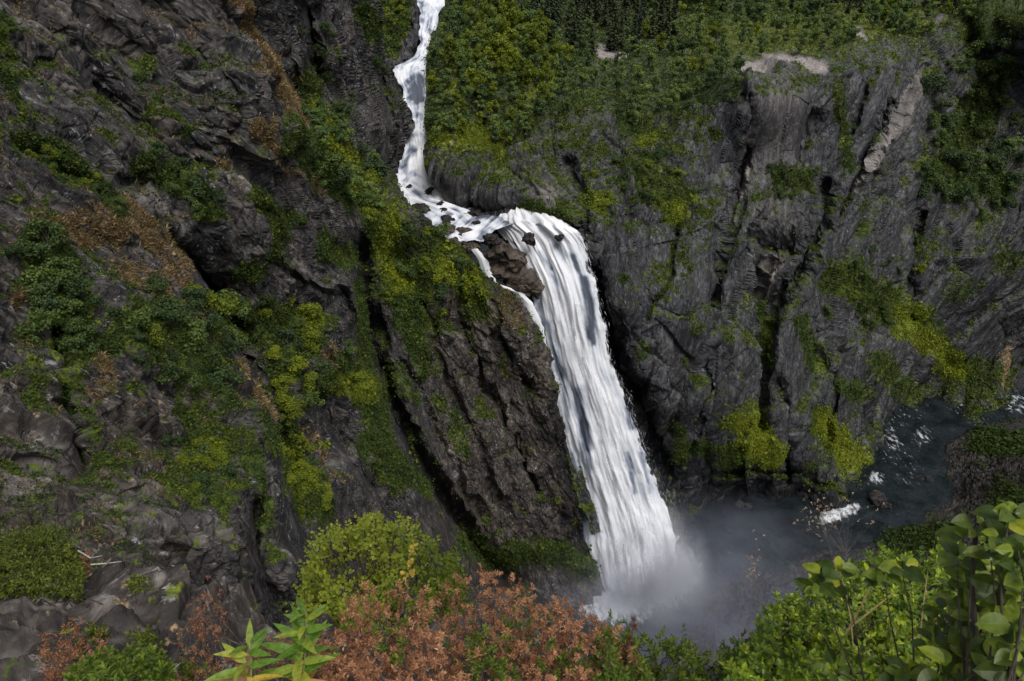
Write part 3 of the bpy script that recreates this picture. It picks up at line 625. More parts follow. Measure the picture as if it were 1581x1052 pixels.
# plunge pool and the river below
gu_, gv_ = np.meshgrid(np.linspace(-220, 900, 450), np.linspace(60, 700, 420))
wz = np.full_like(gu_, POOL)
def proj(P):
    x = P[..., 0]; dpt = P[..., 1] * CP - P[..., 2] * SP; h = P[..., 1] * SP + P[..., 2] * CP
    return CU + FPX * x / dpt, CV - FPX * h / dpt
m_pool, nt, b = newmat("pool_water"); tc = N(nt, "TexCoord").outputs["Object"]
fo = attr(nt, "foam").outputs["Fac"]; nA = noise(nt, .5, 8, .7, mapped(nt, tc, (0, 0, .5), (1, .45, 1)), .6); nB = noise(nt, .12, 3, .5, tc)
base = ramp(nt, nB, [(.35, (.005, .008, .010)), (.65, (.016, .022, .026))])
fm = ramp(nt, mth(nt, 'ADD', fo, mth(nt, 'MULTIPLY', mth(nt, 'SUBTRACT', nA, .5), 2.2)), [(.40, 0.0), (.80, 1.0)])
fm = mth(nt, 'MULTIPLY', fm, ramp(nt, fo, [(.02, 0.0), (.12, 1.0)]))
nt.links.new(mix(nt, fm, base, (.62, .66, .70)), b.inputs["Base Color"]); nt.links.new(mth(nt, 'MULTIPLY_ADD', fm, .4, .16), b.inputs["Roughness"])
b.inputs["IOR"].default_value = 1.33
bp = N(nt, "Bump"); bp.inputs["Strength"].default_value = 1.0; bp.inputs["Distance"].default_value = 1.0; nt.links.new(noise(nt, .35, 7, .6, mapped(nt, tc, (0, 0, .4), (1, .5, 1)), 1.0), bp.inputs["Height"]); nt.links.new(bp.outputs[0], b.inputs["Normal"])
Pw = np.stack([gu_, gv_, wz], -1); pu, pv = proj(Pw)
foam = np.zeros_like(pu)
for pts, s_ in [([(950,905,75),(1030,885,60)], .9), ([(1275,800,13),(1318,786,11)], .75), ([(1560,620,24),(1600,630,16)], .40), ([(1425,672,18)], .40), ([(1375,668,14),(1380,690,14)], .42), ([(1400,640,60),(1390,720,50)], .22), ([(1352,738,16)], .5), ([(1500,612,60)], .25), ([(1150,780,10)], .4)]:
    foam = np.maximum(foam, paint(pu, pv, [pts], 0 * pu) * s_)
d0 = fbm((Pw.reshape(-1, 3) / 9), 4).reshape(pu.shape) * .5
Pw[..., 2] += d0 + foam * .4
link("water", mesh_np("water", Pw.reshape(-1, 3), gridfaces(420, 450), m_pool, dict(foam=foam.ravel()), smooth=True), kind='structure')

# near bank of the lower river
bk_ctrl = [(1100,950,182),(1120,900,199),(1180,870,212),(1230,845,222),(1300,830,227),(1390,815,233),(1430,790,243),(1468,770,251),(1462,740,266),(1462,690,290),(1500,665,304),(1600,640,320),(1700,640,320),(1600,720,262),(1700,720,255),(1550,800,222),(1700,800,205),(1450,880,196),(1600,900,176),(1300,900,194),(1250,980,168),(1100,1060,150),(1450,1060,145),(1700,1060,130),(1020,1060,148)]
K = make_sheet(bk_ctrl, np.arange(632, 1070, 1.7), [(1700, 632), (1600, 640), (1500, 664), (1462, 690), (1460, 740), (1466, 770), (1430, 792), (1390, 816), (1300, 831), (1230, 846), (1180, 870), (1120, 900), (1098, 940), (1060, 1000), (1000, 1070)], [(1740, 632), (1740, 1070)], 380, [], (0, 1, .3),
               [('v', 7, 1, 1.1), ('v', 3.0, 1, .9), ('f', 1.2, 1, .35)], c=30, warp=0)
K.P[..., 2] = np.maximum(K.P[..., 2], POOL - 1.5)
vg = paint(K.u, K.v, [([(1520,685,26),(1600,690,20)], .8), ([(1450,830,36),(1380,845,26)], .7), ([(1560,780,40)], .6)], K.nz)
K.attrs = dict(veg=np.maximum(vg, .45 * sstep(.2, .7, K.nz)), dry=vg * 0, lush=vg * .2, pale=.35 * sstep(.5, .9, K.nz2), wet=.55 + 0 * vg, warm=.6 + 0 * vg)
m_rubble = rock_material("bank_rubble", (.006, .0055, .006), (.016, .015, .015), (.05, .046, .045), (.6, .6, .7), 1.2, .25)
finish_sheet(K, "river_bank", m_rubble, [('L', [(0, -3, 3, -3)])])

# boulders in the stream
def boulder_mesh(seed, flat=.7):
    import bmesh
    bm = bmesh.new(); bmesh.ops.create_icosphere(bm, subdivisions=4, radius=.5)
    p = np.array([x.co for x in bm.verts]); h, tl, ed = vor(p * 1.7 + seed * 3.1)
    p = p * (1 + .55 * (h - .5) + .75 * tl + .25 * vor(p * 4.1 + seed)[1] + .05 * fbm(p * 6 + seed, 3))[:, None]; p[:, 2] *= flat; p /= (np.ptp(p[:, 0]))
    for x, c in zip(bm.verts, p): x.co = c
    me = bpy.data.meshes.new("boulder"); bm.to_mesh(me); bm.free()
    me.attributes.new("strata", 'FLOAT_VECTOR', 'POINT').data.foreach_set("vector", (p * 6).astype(np.float32).ravel())
    for k, x in (('wet', 0.0), ('warm', .4)):
        me.attributes.new(k, 'FLOAT', 'POINT').data.foreach_set("value", np.full(len(p), x, np.float32))
    me.attributes.new("veg", 'FLOAT', 'POINT').data.foreach_set("value", (.30 * sstep(.1, .3, p[:, 2])).astype(np.float32))
    me.materials.append(m_boulder if seed < 20 else m_boulder_wet); return me
m_boulder = rock_material("boulder_rock", (.016, .014, .012), (.048, .042, .037), (.115, .102, .090), (.7, .65, .62), 1.0, .2)
m_boulder_wet = rock_material("wet_boulder", (.006, .006, .007), (.016, .015, .016), (.055, .052, .05), (.7, .7, .8), 1.0, .1)
BLD = [ # u, v (middle), width px, height px, wet, spin, label
 (782,392,66,66,0,.3,"large brown boulder at the lip, topmost of the two beside the fall"), (806,436,64,56,0,1.1,"big brown boulder beside the fall, below the other large one"), (742,468,20,10,0,.8,None),
 (651,321,34,20,1,.2,"dark rounded rock at the left edge of the river above the lip"), (664,297,20,14,1,.9,"black wet rock in the river just below the narrow notch"), (681,315,13,9,1,1.7,"small black rock in midstream, upper of the close pair"), (684,324,13,8,1,.5,"small black rock in midstream, lower of the close pair"),
 (693,340,22,11,1,.1,"flat black rock surrounded by white water above the lip"), (738,346,21,16,1,.7,"black wet rock in white water above the two big brown boulders"), (716,358,30,20,0,.6,"brown boulder on the left bank beside the river lip"), (690,356,28,24,0,2.0,"yellowish lichened boulder on the left bank at the lip"),
 (819,367,22,24,1,1.2,"black rock splitting the water at the crest of the fall"), (864,366,16,10,1,.2,"small black rock near the right end of the crest"), (632,288,11,8,1,.4,"tiny black rock near the left bank in the pale pool below the notch"), (733,329,36,16,1,.3,"dark wet slab under the overhanging cliff foot by the river"),
 (700,374,34,20,0,.4,"brown rock wedged under the river edge left of the two big boulders"), (728,378,30,22,0,1.9,"brown rock touching the upper big boulder on its left"), (757,367,32,22,1,.7,"wet dark rock just above the upper big boulder"),
 (1359,770,30,22,1,.5,"dark pointed boulder standing in the lower river"), (1433,738,16,10,1,1.5,"dark rock near the right bank of the lower river"), (1150,779,24,12,1,1.0,"low dark rock at the cliff foot by the plunge pool")]
for k, (bu, bv, w, h, wt, sp, lab) in enumerate(BLD):
    if lab is None: continue
    if bv > 700: p = atZ(bu, bv + h * .25, POOL)
    else:
        y = float(rY(np.array(bu), np.array(bv))) if bv < 372 else float(fallY(np.array(bu), np.array(bv))) - 2
        p = atY(bu, bv + h * .12, y)
    dpt = p[1] * CP - p[2] * SP; sc = w / FPX * dpt
    me = boulder_mesh(k + (20 if wt else 0), 1.0)
    o = link("boulder", me); o.location = p; o.scale = (sc * 1.08, sc * .95, sc * 1.15 * h / w); o.rotation_euler = (.1, 0, .25 * math.sin(sp * 5)); o['label'] = lab; o['category'] = 'boulder'; o['group'] = 'boulders in the river'
#@@FAR
# ------------------------------------------------------------------ ground cover and trees on the far slopes
def cover(name, s, weight, n, k, size_px, label, mat, stuff_r, up=.5, blade=False, seed=1):
    r = np.random.default_rng(seed); w = np.clip(weight, 0, None) ** 1.3; w = w.ravel() / w.sum()
    i = r.choice(len(w), n, p=w); P = s.P.reshape(-1, 3)[i]; nn = s.ns.reshape(-1, 3)[i]
    dep = P[:, 1] * CP - P[:, 2] * SP; sz = dep / FPX * size_px * r.lognormal(0, .35, n)
    base = np.repeat(P, k, 0); nr = np.repeat(nn, k, 0); sz = np.repeat(sz, k); m = len(base)
    axis = unit(nr * (1 - up) + np.array([0, 0, up])); q = r.normal(size=(m, 3)); q -= (q * nr).sum(-1, keepdims=True) * nr * .6
    pos = base + q * sz[:, None] * .85 + axis * (sz * (.1 + .75 * r.random(m)))[:, None]
    if blade:
        bv, bf = leaf_base(.16, .05, .35, 2); V, F = scatter(bv, bf, base + q * sz[:, None] * .4, rot_dir(unit(axis * [1, 1, .6] + .7 * r.normal(size=(m, 3))), r.normal(size=(m, 3))), sz * (1.0 + .7 * r.random(m)))
    else:
        bv, bf = QUAD; V, F = scatter(bv, bf, pos, rots(m, unit(axis + .8 * r.normal(size=(m, 3))), r=r), sz * (.45 + .4 * r.random(m)))
    rn = np.repeat(np.clip(stuff_r(i, s, k, r), 0, 1), len(bv))
    return link(name, mesh_np(name, V, F, mat, dict(rnd=rn)), kind='stuff', label=label)
G_DARK, G_MID, G_LIT, G_YEL = (.018, .033, .010), (.055, .088, .016), (.130, .160, .015), (.24, .275, .016)
m_cover = leaf_material("ground_cover_leaves", [(0, G_DARK), (.35, G_MID), (.65, G_LIT), (1, G_YEL)], .3, .6, False, .2)
m_dry = leaf_material("dry_grass_blades", [(0, (.06, .04, .022)), (.5, (.20, .14, .075)), (1, (.42, .32, .18))], .25, .7, False, .15)
def rn_fn(i, s, k, r):
    l = s.attrs['lush'].ravel()[i]; z = s.nz.ravel()[i]
    return np.repeat(.27 + .56 * l + .2 * z, k) + .16 * r.normal(size=len(i) * k) - (np.repeat(.14 * plate.ravel()[i], k) if s is Rt else 0)
cover("undergrowth", L, L.attrs['veg'] - .2, 52000, 8, 3.1, "mixed green undergrowth over the rock wall beside the gorge", m_cover, rn_fn, seed=1)
cover("grass", L, L.attrs['dry'] - .25, 20000, 7, 3.0, "dry tan grass clinging to the rock wall", m_dry, lambda i, s, k, r: r.random(len(i) * k), blade=True, seed=2)
cover("undergrowth", Rt, (Rt.attrs['veg'] - .25) * sstep(1640, 1600, Rt.u), 74000, 8, 2.2, "mixed green undergrowth on the cliff across the gorge", m_cover, rn_fn, seed=3)
cover("undergrowth", B, B.attrs['veg'] - .3, 1800, 8, 3.6, "green undergrowth on the small bluff by the upper river", m_cover, rn_fn, seed=4)
cover("moss", K, K.attrs['veg'] - .3, 3000, 8, 4.0, "dull green growth on the dark rubble bank of the lower river", m_cover, lambda i, s, k, r: .12 + .15 * r.random(len(i) * k), seed=5)

m_bark = bark_material("bark", (.03, .025, .02), (.12, .11, .10), 3)
m_birch = leaf_material("birch_leaves", [(0, (.028, .050, .020)), (.35, (.078, .130, .040)), (.7, (.160, .225, .055)), (1, (.24, .31, .06))], .3, .55)
m_bush = leaf_material("bush_leaves", [(0, (.018, .034, .014)), (.4, (.046, .080, .026)), (.8, (.095, .142, .030)), (1, (.16, .215, .03))], .3, .55)
m_lime = leaf_material("lime_leaves", [(0, (.055, .085, .010)), (.5, (.145, .182, .014)), (1, (.27, .31, .02))], .35, .55)
m_needle = leaf_material("conifer_needles", [(0, (.016, .026, .012)), (.5, (.034, .050, .020)), (1, (.064, .082, .030))], .12, .65)
def crown_mesh(seed, kind, mat):
    r = np.random.default_rng(seed); pos = []; limbs = []
    if kind == 'conifer':
        lean = r.normal(size=2) * .02; trunk = [((np.array([(lean[0] * z, lean[1] * z, z) for z in (-.04, .3, .65, 1.0)])), np.array([.022, .017, .010, .003]))]
        P, Nn, sz = [], [], []
        for lv in np.linspace(.10, .99, 20):
            R_ = .17 * (1 - lv) ** .75 * (1 + .35 * r.normal()) + .012
            for q in range(int(7 + 5 * (1 - lv))):
                a = r.random() * 6.283; rr = R_ * (.55 + .55 * r.random())
                for t in np.linspace(.25, 1, 4):
                    P.append((math.cos(a) * rr * t + lean[0] * lv, math.sin(a) * rr * t + lean[1] * lv, lv - .22 * rr * t * t + .02 * r.normal())); sz.append(.060 * (1.2 - .5 * lv)); Nn.append((math.cos(a) * .4, math.sin(a) * .4, .9))
        pos, nrm, sz = np.array(P), np.array(Nn), np.array(sz)
        nrm = unit(nrm + .5 * r.normal(size=nrm.shape))
    else:
        bush = kind == 'bush'
        nb = 9 if bush else 13; cen, rad = [], []
        for q in range(nb):
            a = r.random() * 6.283; h = r.uniform(.22, .92) if not bush else r.uniform(.2, .85)
            w = (.30 * math.sin(math.pi * min(1, (h - .1) / .95)) ** .7) if not bush else .62 * math.sqrt(max(.05, 1 - h * h))
            rr = w * r.uniform(.2, 1.0); c = np.array([math.cos(a) * rr, math.sin(a) * rr, h]); cen.append(c); rad.append((.13 if not bush else .25) * r.uniform(.65, 1.2))
            limbs.append((np.array([[0, 0, .02 if bush else h * .45], c * [.45, .45, .75], c]), np.array([.014, .009, .003])))
        if not bush: cen.append(np.array([0, 0, .93])); rad.append(.08)
        trunk = [(np.array([[0, 0, -.05], [.01, .0, .3], [-.01, .02, .6], [0, 0, .92]]) if not bush else np.array([[0, 0, -.1], [.02, 0, .2], [.03, .02, .45]]), np.array([.02, .016, .010, .003])[:4 if not bush else 3])] + limbs
        P, Nn = [], []
        for c, rd in zip(cen, rad):
            n = int(2300 * rd * (1 if bush else 1.7)) // 3
            d = unit(r.normal(size=(n, 3))); q = d * (rd * r.random((n, 1)) ** .45) * [1, 1, .85]; P.append(c + q); Nn.append(unit(d + [0, 0, .5] + .7 * r.normal(size=(n, 3))))
        pos = np.concatenate(P); nrm = np.concatenate(Nn); sz = (.050 if not bush else .072) * (.6 + .7 * r.random(len(pos)))
    V, F = scatter(*QUAD, pos, rots(len(pos), nrm, r=r), sz)
    clump = .5 + .5 * np.tanh(fbm(pos * 4 + seed, 2) * 2)
    rn = np.clip(.55 * clump + .45 * r.random(len(pos)), 0, 1)
    cm = mesh_np(kind + "_crown", V, F, mat, dict(rnd=np.repeat(rn, 4)))
    tm = mesh_np(kind + "_trunk", *tubes(trunk, 5), m_bark); return cm, tm
LIB = {'birch': [crown_mesh(100 + k, 'birch', m_birch) for k in range(6)], 'conifer': [crown_mesh(200 + k, 'conifer', m_needle) for k in range(4)],
       'bush': [crown_mesh(300 + k, 'bush', m_bush) for k in range(5)], 'lime': [crown_mesh(400 + k, 'bush', m_lime) for k in range(3)], 'limebirch': [crown_mesh(500 + k, 'birch', m_lime) for k in range(3)]}
rt = np.random.default_rng(77)
def plant(s, kind, u, v, px, label, group, name, cat, sink=.03, squash=1.0):
    p, n, i, j = on_sheet(s, u, v); dep = p[1] * CP - p[2] * SP; h = px / FPX * dep
    c, t = LIB[kind][rt.integers(len(LIB[kind]))]
    o = thing(name, label, cat, p - np.array([0, 0, sink * h]), group); o.rotation_euler = (rt.normal() * .05, rt.normal() * .05, rt.random() * 6.28); q = h * np.array([squash * rt.uniform(.85, 1.2)] * 2 + [1.0]); o.scale = q
    link("trunk", t, o); link("crown", c, o); return o
def plant_region(s, kinds, poly, n, px, label, group, name, cat, mind, squash=1.0, cond=None, sink=.03):
    us = [a for a, _ in poly]; vs = [b for _, b in poly]; got = []; tries = 0
    while len(got) < n and tries < n * 60:
        tries += 1; u = rt.uniform(min(us), max(us)); v = rt.uniform(min(vs), max(vs))
        if not inpoly(np.array([u]), np.array([v]), poly)[0]: continue
        if any((u - a) ** 2 + ((v - b) * 1.3) ** 2 < mind ** 2 for a, b in got): continue
        if cond is not None and not cond(u, v, s): continue
        got.append((u, v)); kd = kinds[rt.integers(len(kinds))] if not callable(kinds) else kinds(u, v)
        plant(s, kd, u, v, rt.uniform(*px), label, group, name, cat, sink, squash)
def vegok(th): return lambda u, v, s: s.attrs['veg'][on_sheet(s, u, v)[2:]] > th
UPH = [(668,70),(700,30),(760,20),(900,30),(1000,30),(1100,20),(1500,12),(1490,52),(1430,46),(1345,66),(1300,92),(1272,92),(1150,92),(1145,150),(1080,166),(1000,192),(960,176),(900,164),(830,196),(760,240),(690,236),(662,200),(660,120)]
plant_region(Rt, lambda u, v: 'limebirch' if rt.random() < (.34 if 700 < u < 860 else .08) else 'birch', UPH, 250, (18, 38), "green birch tree in the wood along the plateau edge above the far cliff", "birches on the plateau edge", "birch_tree", "tree", 11, .95, vegok(.35))
plant_region(Rt, ['limebirch', 'birch'], [(690,70),(740,30),(830,40),(860,90),(840,150),(760,150),(690,130)], 34, (38, 58), "tall pale birch standing above the others in the bright grove right of the upper rapids", "tall pale birches", "birch_tree", "tree", 13, .85)
plant_region(Rt, ['conifer'], [(780,40),(800,0),(1030,0),(1040,60),(960,88),(860,84)], 60, (40, 62), "dark conifer in the stand at the top edge behind the birches", "dark conifers on the plateau", "conifer_tree", "tree", 11, 1.2)
plant_region(Rt, ['conifer'], [(690,38),(700,0),(790,0),(770,36)], 14, (30, 44), "dark conifer in the small group just right of the upper rapids", "conifers beside the upper rapids", "conifer_tree", "tree", 11, 1.2)
plant_region(Rt, ['conifer', 'birch', 'conifer'], [(1040,22),(1040,-14),(1500,-14),(1480,20)], 56, (26, 42), "tall tree along the back edge of the plateau wood above the grey cliff", "trees at the back of the plateau", "forest_tree", "tree", 12, 1.3)
plant_region(Rt, ['bush', 'bush', 'birch'], [(1425,140),(1480,90),(1560,60),(1578,330),(1500,345),(1400,310),(1440,230)], 48, (20, 38), "dark green shrub on the shaded slope at the far end of the grey cliff", "shrubs on the far shaded slope", "shrub", "shrub", 15)
plant_region(Rt, ['bush', 'lime', 'bush'], [(1250,400),(1330,385),(1430,400),(1440,520),(1330,510),(1240,480)], 22, (12, 24), "small shrub on the mossy ledges below the grey cliff", "shrubs on the mossy ledges", "shrub", "shrub", 14)
plant_region(Rt, ['bush', 'lime'], [(880,280),(1000,225),(1085,270),(1095,345),(960,350)], 20, (9, 17), "tiny shrub on the mossy shelf of the cliff right of the fall", "shrubs on the shelf right of the fall", "shrub", "shrub", 11, 1.2, vegok(.4))
plant_region(Rt, ['bush'], [(1180,265),(1260,262),(1330,300),(1330,330),(1190,300)], 10, (12, 20), "small dark shrub on the ledge halfway up the grey cliff", "shrubs on the high ledge", "shrub", "shrub", 11)
plant_region(B, ['bush', 'limebirch', 'lime'], [(575,5),(638,5),(628,40),(600,70),(575,60)], 16, (10, 18), "little shrub on the small bluff left of the upper rapids", "shrubs on the small bluff", "shrub", "shrub", 8, 1.2)
plant_region(L, ['bush'], [(15,375),(70,355),(135,450),(130,560),(85,560),(40,460)], 15, (26, 60), "dark green bush low on the left-hand rock wall near the picture's edge", "bushes at the wall's left end", "bush", "bush", 24, 1.0, None, .12)
plant_region(L, ['bush', 'bush', 'bush', 'lime'], [(165,500),(230,455),(300,460),(370,500),(360,610),(250,590),(190,570)], 26, (22, 62), "rounded green bush in the thicket on the broad rock face left of centre", "bushes on the broad face", "bush", "bush", 24, 1.0, None, .12)
plant_region(L, ['bush', 'birch', 'birch'], [(455,195),(500,165),(580,275),(598,330),(540,315),(480,290)], 52, (18, 42), "grey-green birch scrub on the steep slope left of the river notch", "birch scrub on the steep slope", "birch_scrub", "bush", 13, 1.35, None, .08)
plant_region(L, ['bush'], [(205,230),(290,265),(345,330),(300,335),(230,280)], 13, (22, 36), "dark bush along the ledge under the smooth black slabs", "bushes along the slab ledge", "bush", "bush", 16, 1.0, None, .1)
plant_region(L, ['bush', 'lime'], [(25,210),(120,245),(195,330),(160,330),(60,262)], 14, (16, 28), "low bush along the diagonal green ledge at the left", "bushes along the diagonal ledge", "bush", "bush", 14, 1.0, None, .1)
plant_region(L, ['bush', 'lime'], [(415,585),(470,600),(490,660),(440,660)], 9, (26, 40), "bush on the slope right of the lower rock rib", "bushes right of the lower rib", "bush", "bush", 14, 1.0, None, .1)
plant_region(L, ['lime', 'bush', 'bush', 'limebirch'], [(568,335),(640,340),(680,370),(745,430),(738,480),(690,470),(640,520),(596,470)], 40, (12, 30), "green shrub on the bright mossy crown of the spur beside the fall", "shrubs on the spur beside the fall", "spur_shrub", "shrub", 13, 1.15, vegok(.3), .06)
plant_region(L, ['bush', 'lime'], [(330,480),(420,460),(540,500),(560,600),(480,620),(400,560)], 22, (18, 32), "small green shrub in the mossy hollow left of the dark cleft", "shrubs in the mossy hollow", "shrub", "shrub", 18, 1.1, vegok(.35), .08)
plant_region(L, ['bush'], [(440,20),(500,40),(560,30),(600,110),(540,190),(470,130)], 16, (14, 24), "small dark shrub high in the cleft left of the upper river", "shrubs high in the cleft", "shrub", "shrub", 16, 1.1, None, .08)
plant_region(L, ['lime', 'bush'], [(270,680),(360,670),(370,760),(300,780)], 12, (20, 34), "bright low shrub hanging on the lower rock wall", "shrubs hanging on the lower wall", "hanging_shrub", "shrub", 15, 1.1, None, .1)
plant_region(L, ['lime', 'bush'], [(430,660),(500,700),(500,800),(450,800)], 12, (18, 30), "yellow-green shrub on the mossy rib above the foreground birch", "shrubs on the mossy rib", "rib_shrub", "shrub", 15, 1.1, None, .1)
#@@NEAR
# ------------------------------------------------------------------ the ledge at the camera's feet and its plants
fg_ctrl = [(-150,880,2.6),(0,888,2.5),(100,892,2.45),(200,905,2.4),(350,955,2.25),(480,975,2.2),(700,990,2.15),(1000,1045,2.0),(1100,1065,1.9),(1250,1015,2.1),(1400,950,2.25),(1581,905,2.35),(1750,900,2.4),
 (0,1052,1.55),(200,1040,1.7),(350,1052,1.75),(500,1100,1.6),(800,1100,1.55),(1100,1120,1.5),(1400,1080,1.6),(1700,1080,1.6),(0,1240,1.0),(500,1240,1.0),(1000,1240,1.0),(1700,1240,1.0),(90,940,2.05),(260,985,2.0),(60,1000,1.75)]
fg_top = [(-150,878),(0,886),(60,884),(140,892),(200,905),(270,930),(350,955),(430,972),(480,978),(700,992),(900,1030),(1000,1048),(1100,1068),(1180,1040),(1250,1015),(1400,950),(1581,905),(1750,900)]
Fg = make_sheet(fg_ctrl, np.linspace(880, 1240, 260), [(-150, 880), (-150, 1240)], [(1740, 880), (1740, 1240)], 900, [], (.8, .2, -.3),
    [('v', .5, 1.4, .16), ('v', .2, 1.4, .085), ('v', .075, 1.3, .032), ('f', .03, 1, .006)], c=30, warp=0, vtop=fg_top)
m_ledge = rock_material("ledge_rock", (.010, .009, .009), (.034, .031, .030), (.12, .115, .112), (.7, .65, .65), 11.0, .9, (.46, .46, .45))
Fg.nz = fbm((Fg.P / .18).reshape(-1, 3), 4).reshape(Fg.nr, Fg.nc); z0 = 0 * Fg.u
Fg.attrs = dict(veg=.42 * sstep(.1, .6, Fg.nz) + .3 * sstep(380, 560, Fg.u), dry=.35 * sstep(0, .5, -Fg.nz), lush=z0, pale=paint(Fg.u, Fg.v, [([(76,928,10),(92,930,8)], .9), ([(108,934,7)], .9), ([(230,945,8)], .6), ([(150,945,14)], .5)], Fg.nz * .8), wet=z0, warm=z0 + .3)
finish_sheet(Fg, "ground", m_ledge, [('T', [(.05, 0, 0, -.1), (.2, 0, .1, -1.0), (0, 0, 0, -4)])])

rf = np.random.default_rng(99)
def toppoly(pts, n, tmin, tmax, bottom, r=rf, pw=.8, jit=.12):
    """points spread through a mound: its outline from above, nearer at the bottom, farther at the top"""
    us = [a for a, _ in pts]; vs = [b for _, b in pts]; u = r.uniform(us[0], us[-1], n); vt = np.interp(u, us, vs)
    s = r.random(n) ** pw; v = vt + s * (bottom - vt) - np.abs(r.normal(size=n)) * np.where(r.random(n) < .25, 14, 4) + 3; g = np.clip((v - min(vs)) / (bottom - min(vs)), 0, 1)
    t = tmax + (tmin - tmax) * g + r.normal(size=n) * jit; return u, v, atT(u, v, t), s
def twigs_to(P, drop, rad, r=rf, lean=.3):
    out = []
    for p in P:
        a = p + np.array([r.normal() * drop * lean, r.normal() * drop * lean, -drop * r.uniform(.7, 1.2)]); m = (a + p) / 2 + r.normal(size=3) * drop * .08
        out.append((np.array([a, m, p]), np.array([rad * 1.5, rad * 1.1, rad * .5])))
    return tubes(out, 4)
def shoots(P, up, length, per, ang, lw, bv, bf, r=rf, curl=.5):
    """leaves set round each shoot"""
    n = len(P); d = unit(np.asarray(up) + .38 * r.normal(size=(n, 3))); k = per
    a = unit(np.cross(d, r.normal(size=(n, 3)))); b_ = np.cross(d, a)
    th = np.arange(k) * 2.4 + r.random((n, 1)) * 6.28; h = np.linspace(0.0, 1, k)[None] ** .8 + 0 * th
    rad = np.cos(th)[..., None] * a[:, None] + np.sin(th)[..., None] * b_[:, None]
    el = ang * (1 - .55 * h)[..., None]
    dirs = unit(rad * np.sin(el) + d[:, None] * np.cos(el) + .15 * r.normal(size=(n, k, 3)))
    pos = P[:, None] + d[:, None] * (length * h)[..., None]
    sc = lw * (.65 + .6 * r.random((n, k))) * (1 - .3 * h)
    V, F = scatter(bv, bf, pos.reshape(-1, 3), rot_dir(dirs.reshape(-1, 3), np.repeat(d, k, 0) + .2 * r.normal(size=(n * k, 3))), sc.ravel())
    return V, F, n * k
def leafpart(name, parent, V, F, nl, nv, mat, r=rf, rv=None, **kw):
    rn = r.random(nl) if rv is None else rv; o = link(name, mesh_np(name, V, F, mat, dict(rnd=np.repeat(rn, nv)), smooth=False), **kw)
    if parent is not None: o.parent = parent; o.matrix_parent_inverse = parent.matrix_world.inverted() if False else o.matrix_parent_inverse
    return o
def root(name, label, cat, group=None): return thing(name, label, cat, (0, 0, 0), group)
m_twig = bark_material("twig_bark", (.045, .036, .030), (.17, .15, .135), 60)
m_dtwig = bark_material("dark_twig_bark", (.018, .013, .010), (.06, .042, .032), 60)
m_rust = leaf_material("dead_rust_foliage", [(0, (.075, .033, .020)), (.3, (.23, .105, .062)), (.7, (.47, .235, .135)), (1, (.70, .41, .27))], .22, .75, False, .1)
m_green = leaf_material("green_foliage", [(0, (.04, .075, .012)), (.5, (.11, .17, .022)), (1, (.24, .30, .045))], .35, .5, False)
m_berry = leaf_material("glossy_small_leaves", [(0, (.035, .062, .010)), (.35, (.13, .21, .020)), (.75, (.31, .41, .032)), (.96, (.52, .58, .05)), (1, (.50, .20, .10))], .32, .42, False, .45)
m_birchfg = leaf_material("fresh_birch_leaves", [(0, (.06, .09, .010)), (.5, (.17, .22, .022)), (1, (.34, .38, .045))], .42, .5, False)
m_big = leaf_material("broad_leaves", [(0, (.050, .085, .012)), (.5, (.13, .19, .020)), (.88, (.25, .32, .030)), (1, (.38, .38, .03))], .35, .4, False, .4)
m_yel = leaf_material("yellowed_leaves", [(0, (.42, .28, .05)), (.5, (.52, .40, .06)), (.8, (.45, .25, .10)), (1, (.42, .24, .17))], .3, .6, False)
m_fw = leaf_material("lance_leaves", [(0, (.07, .15, .02)), (.6, (.15, .27, .035)), (1, (.38, .40, .06))], .38, .5, False)
m_jun = leaf_material("juniper_needles", [(0, (.030, .045, .008)), (.5, (.085, .115, .014)), (1, (.19, .22, .03))], .2, .6, False)
m_seed = leaf_material("pale_seed_heads", [(0, (.30, .20, .13)), (1, (.55, .42, .32))], .3, .8, False, .1)
m_stick, nt, b = newmat("bleached_wood"); nt.links.new(ramp(nt, noise(nt, 90, 5, .6, mapped(nt, N(nt, "TexCoord").outputs["Object"], scale=(1, .2, 1))), [(.3, (.22, .20, .19)), (.7, (.50, .48, .46))]), b.inputs["Base Color"])
UP = (0, -.15, 1)
NEEDLE = leaf_base(.36, .1, .15, 2, .8); OVAL = leaf_base(.55, .12, .18, 3, .8); ROUND = leaf_base(.85, .10, .12, 3, .75); LANCE = leaf_base(.20, .12, .30, 4, .7); BROAD = leaf_base(.74, .16, .22, 5, .82)

# big rust-coloured dead shrub
top = [(478,1015),(505,985),(525,955),(545,925),(565,905),(585,898),(612,893),(640,902),(660,915),(680,902),(705,898),(730,890),(745,888),(760,886),(775,898),(800,894),(815,908),(830,922),(850,935),(870,928),(888,942),(910,955),(930,965),(950,980),(975,1005),(1000,1040)]
t = root("dead_shrub", "large shrub of dead rust-brown foliage at the bottom middle in front of the gorge", "shrub")
u, v, P, s_ = toppoly(top, 2300, 1.95, 2.75, 1085)
cl = pn(P * 7.0) + .5 * pn(P * 17.0); keep = cl > -.20; P1, u1, v1 = P[keep], u[keep], v[keep]
gm = pn(P1 * 5.5 + 40); isg = (gm > .26) & (rf.random(len(P1)) < .85)
V, F, nl = shoots(P1[~isg], UP, .034, 20, 1.25, .0165, *NEEDLE); link("dead_foliage", mesh_np("dead_foliage", V, F, m_rust, dict(rnd=np.repeat(np.clip(np.repeat(rf.random((~isg).sum()), 20) * .6 + .4 * rf.random(nl), 0, 1), len(NEEDLE[0])))), t)
V, F, nl = shoots(P1[isg], UP, .036, 20, 1.15, .019, *NEEDLE); leafpart("green_foliage", t, V, F, nl, len(NEEDLE[0]), m_green)
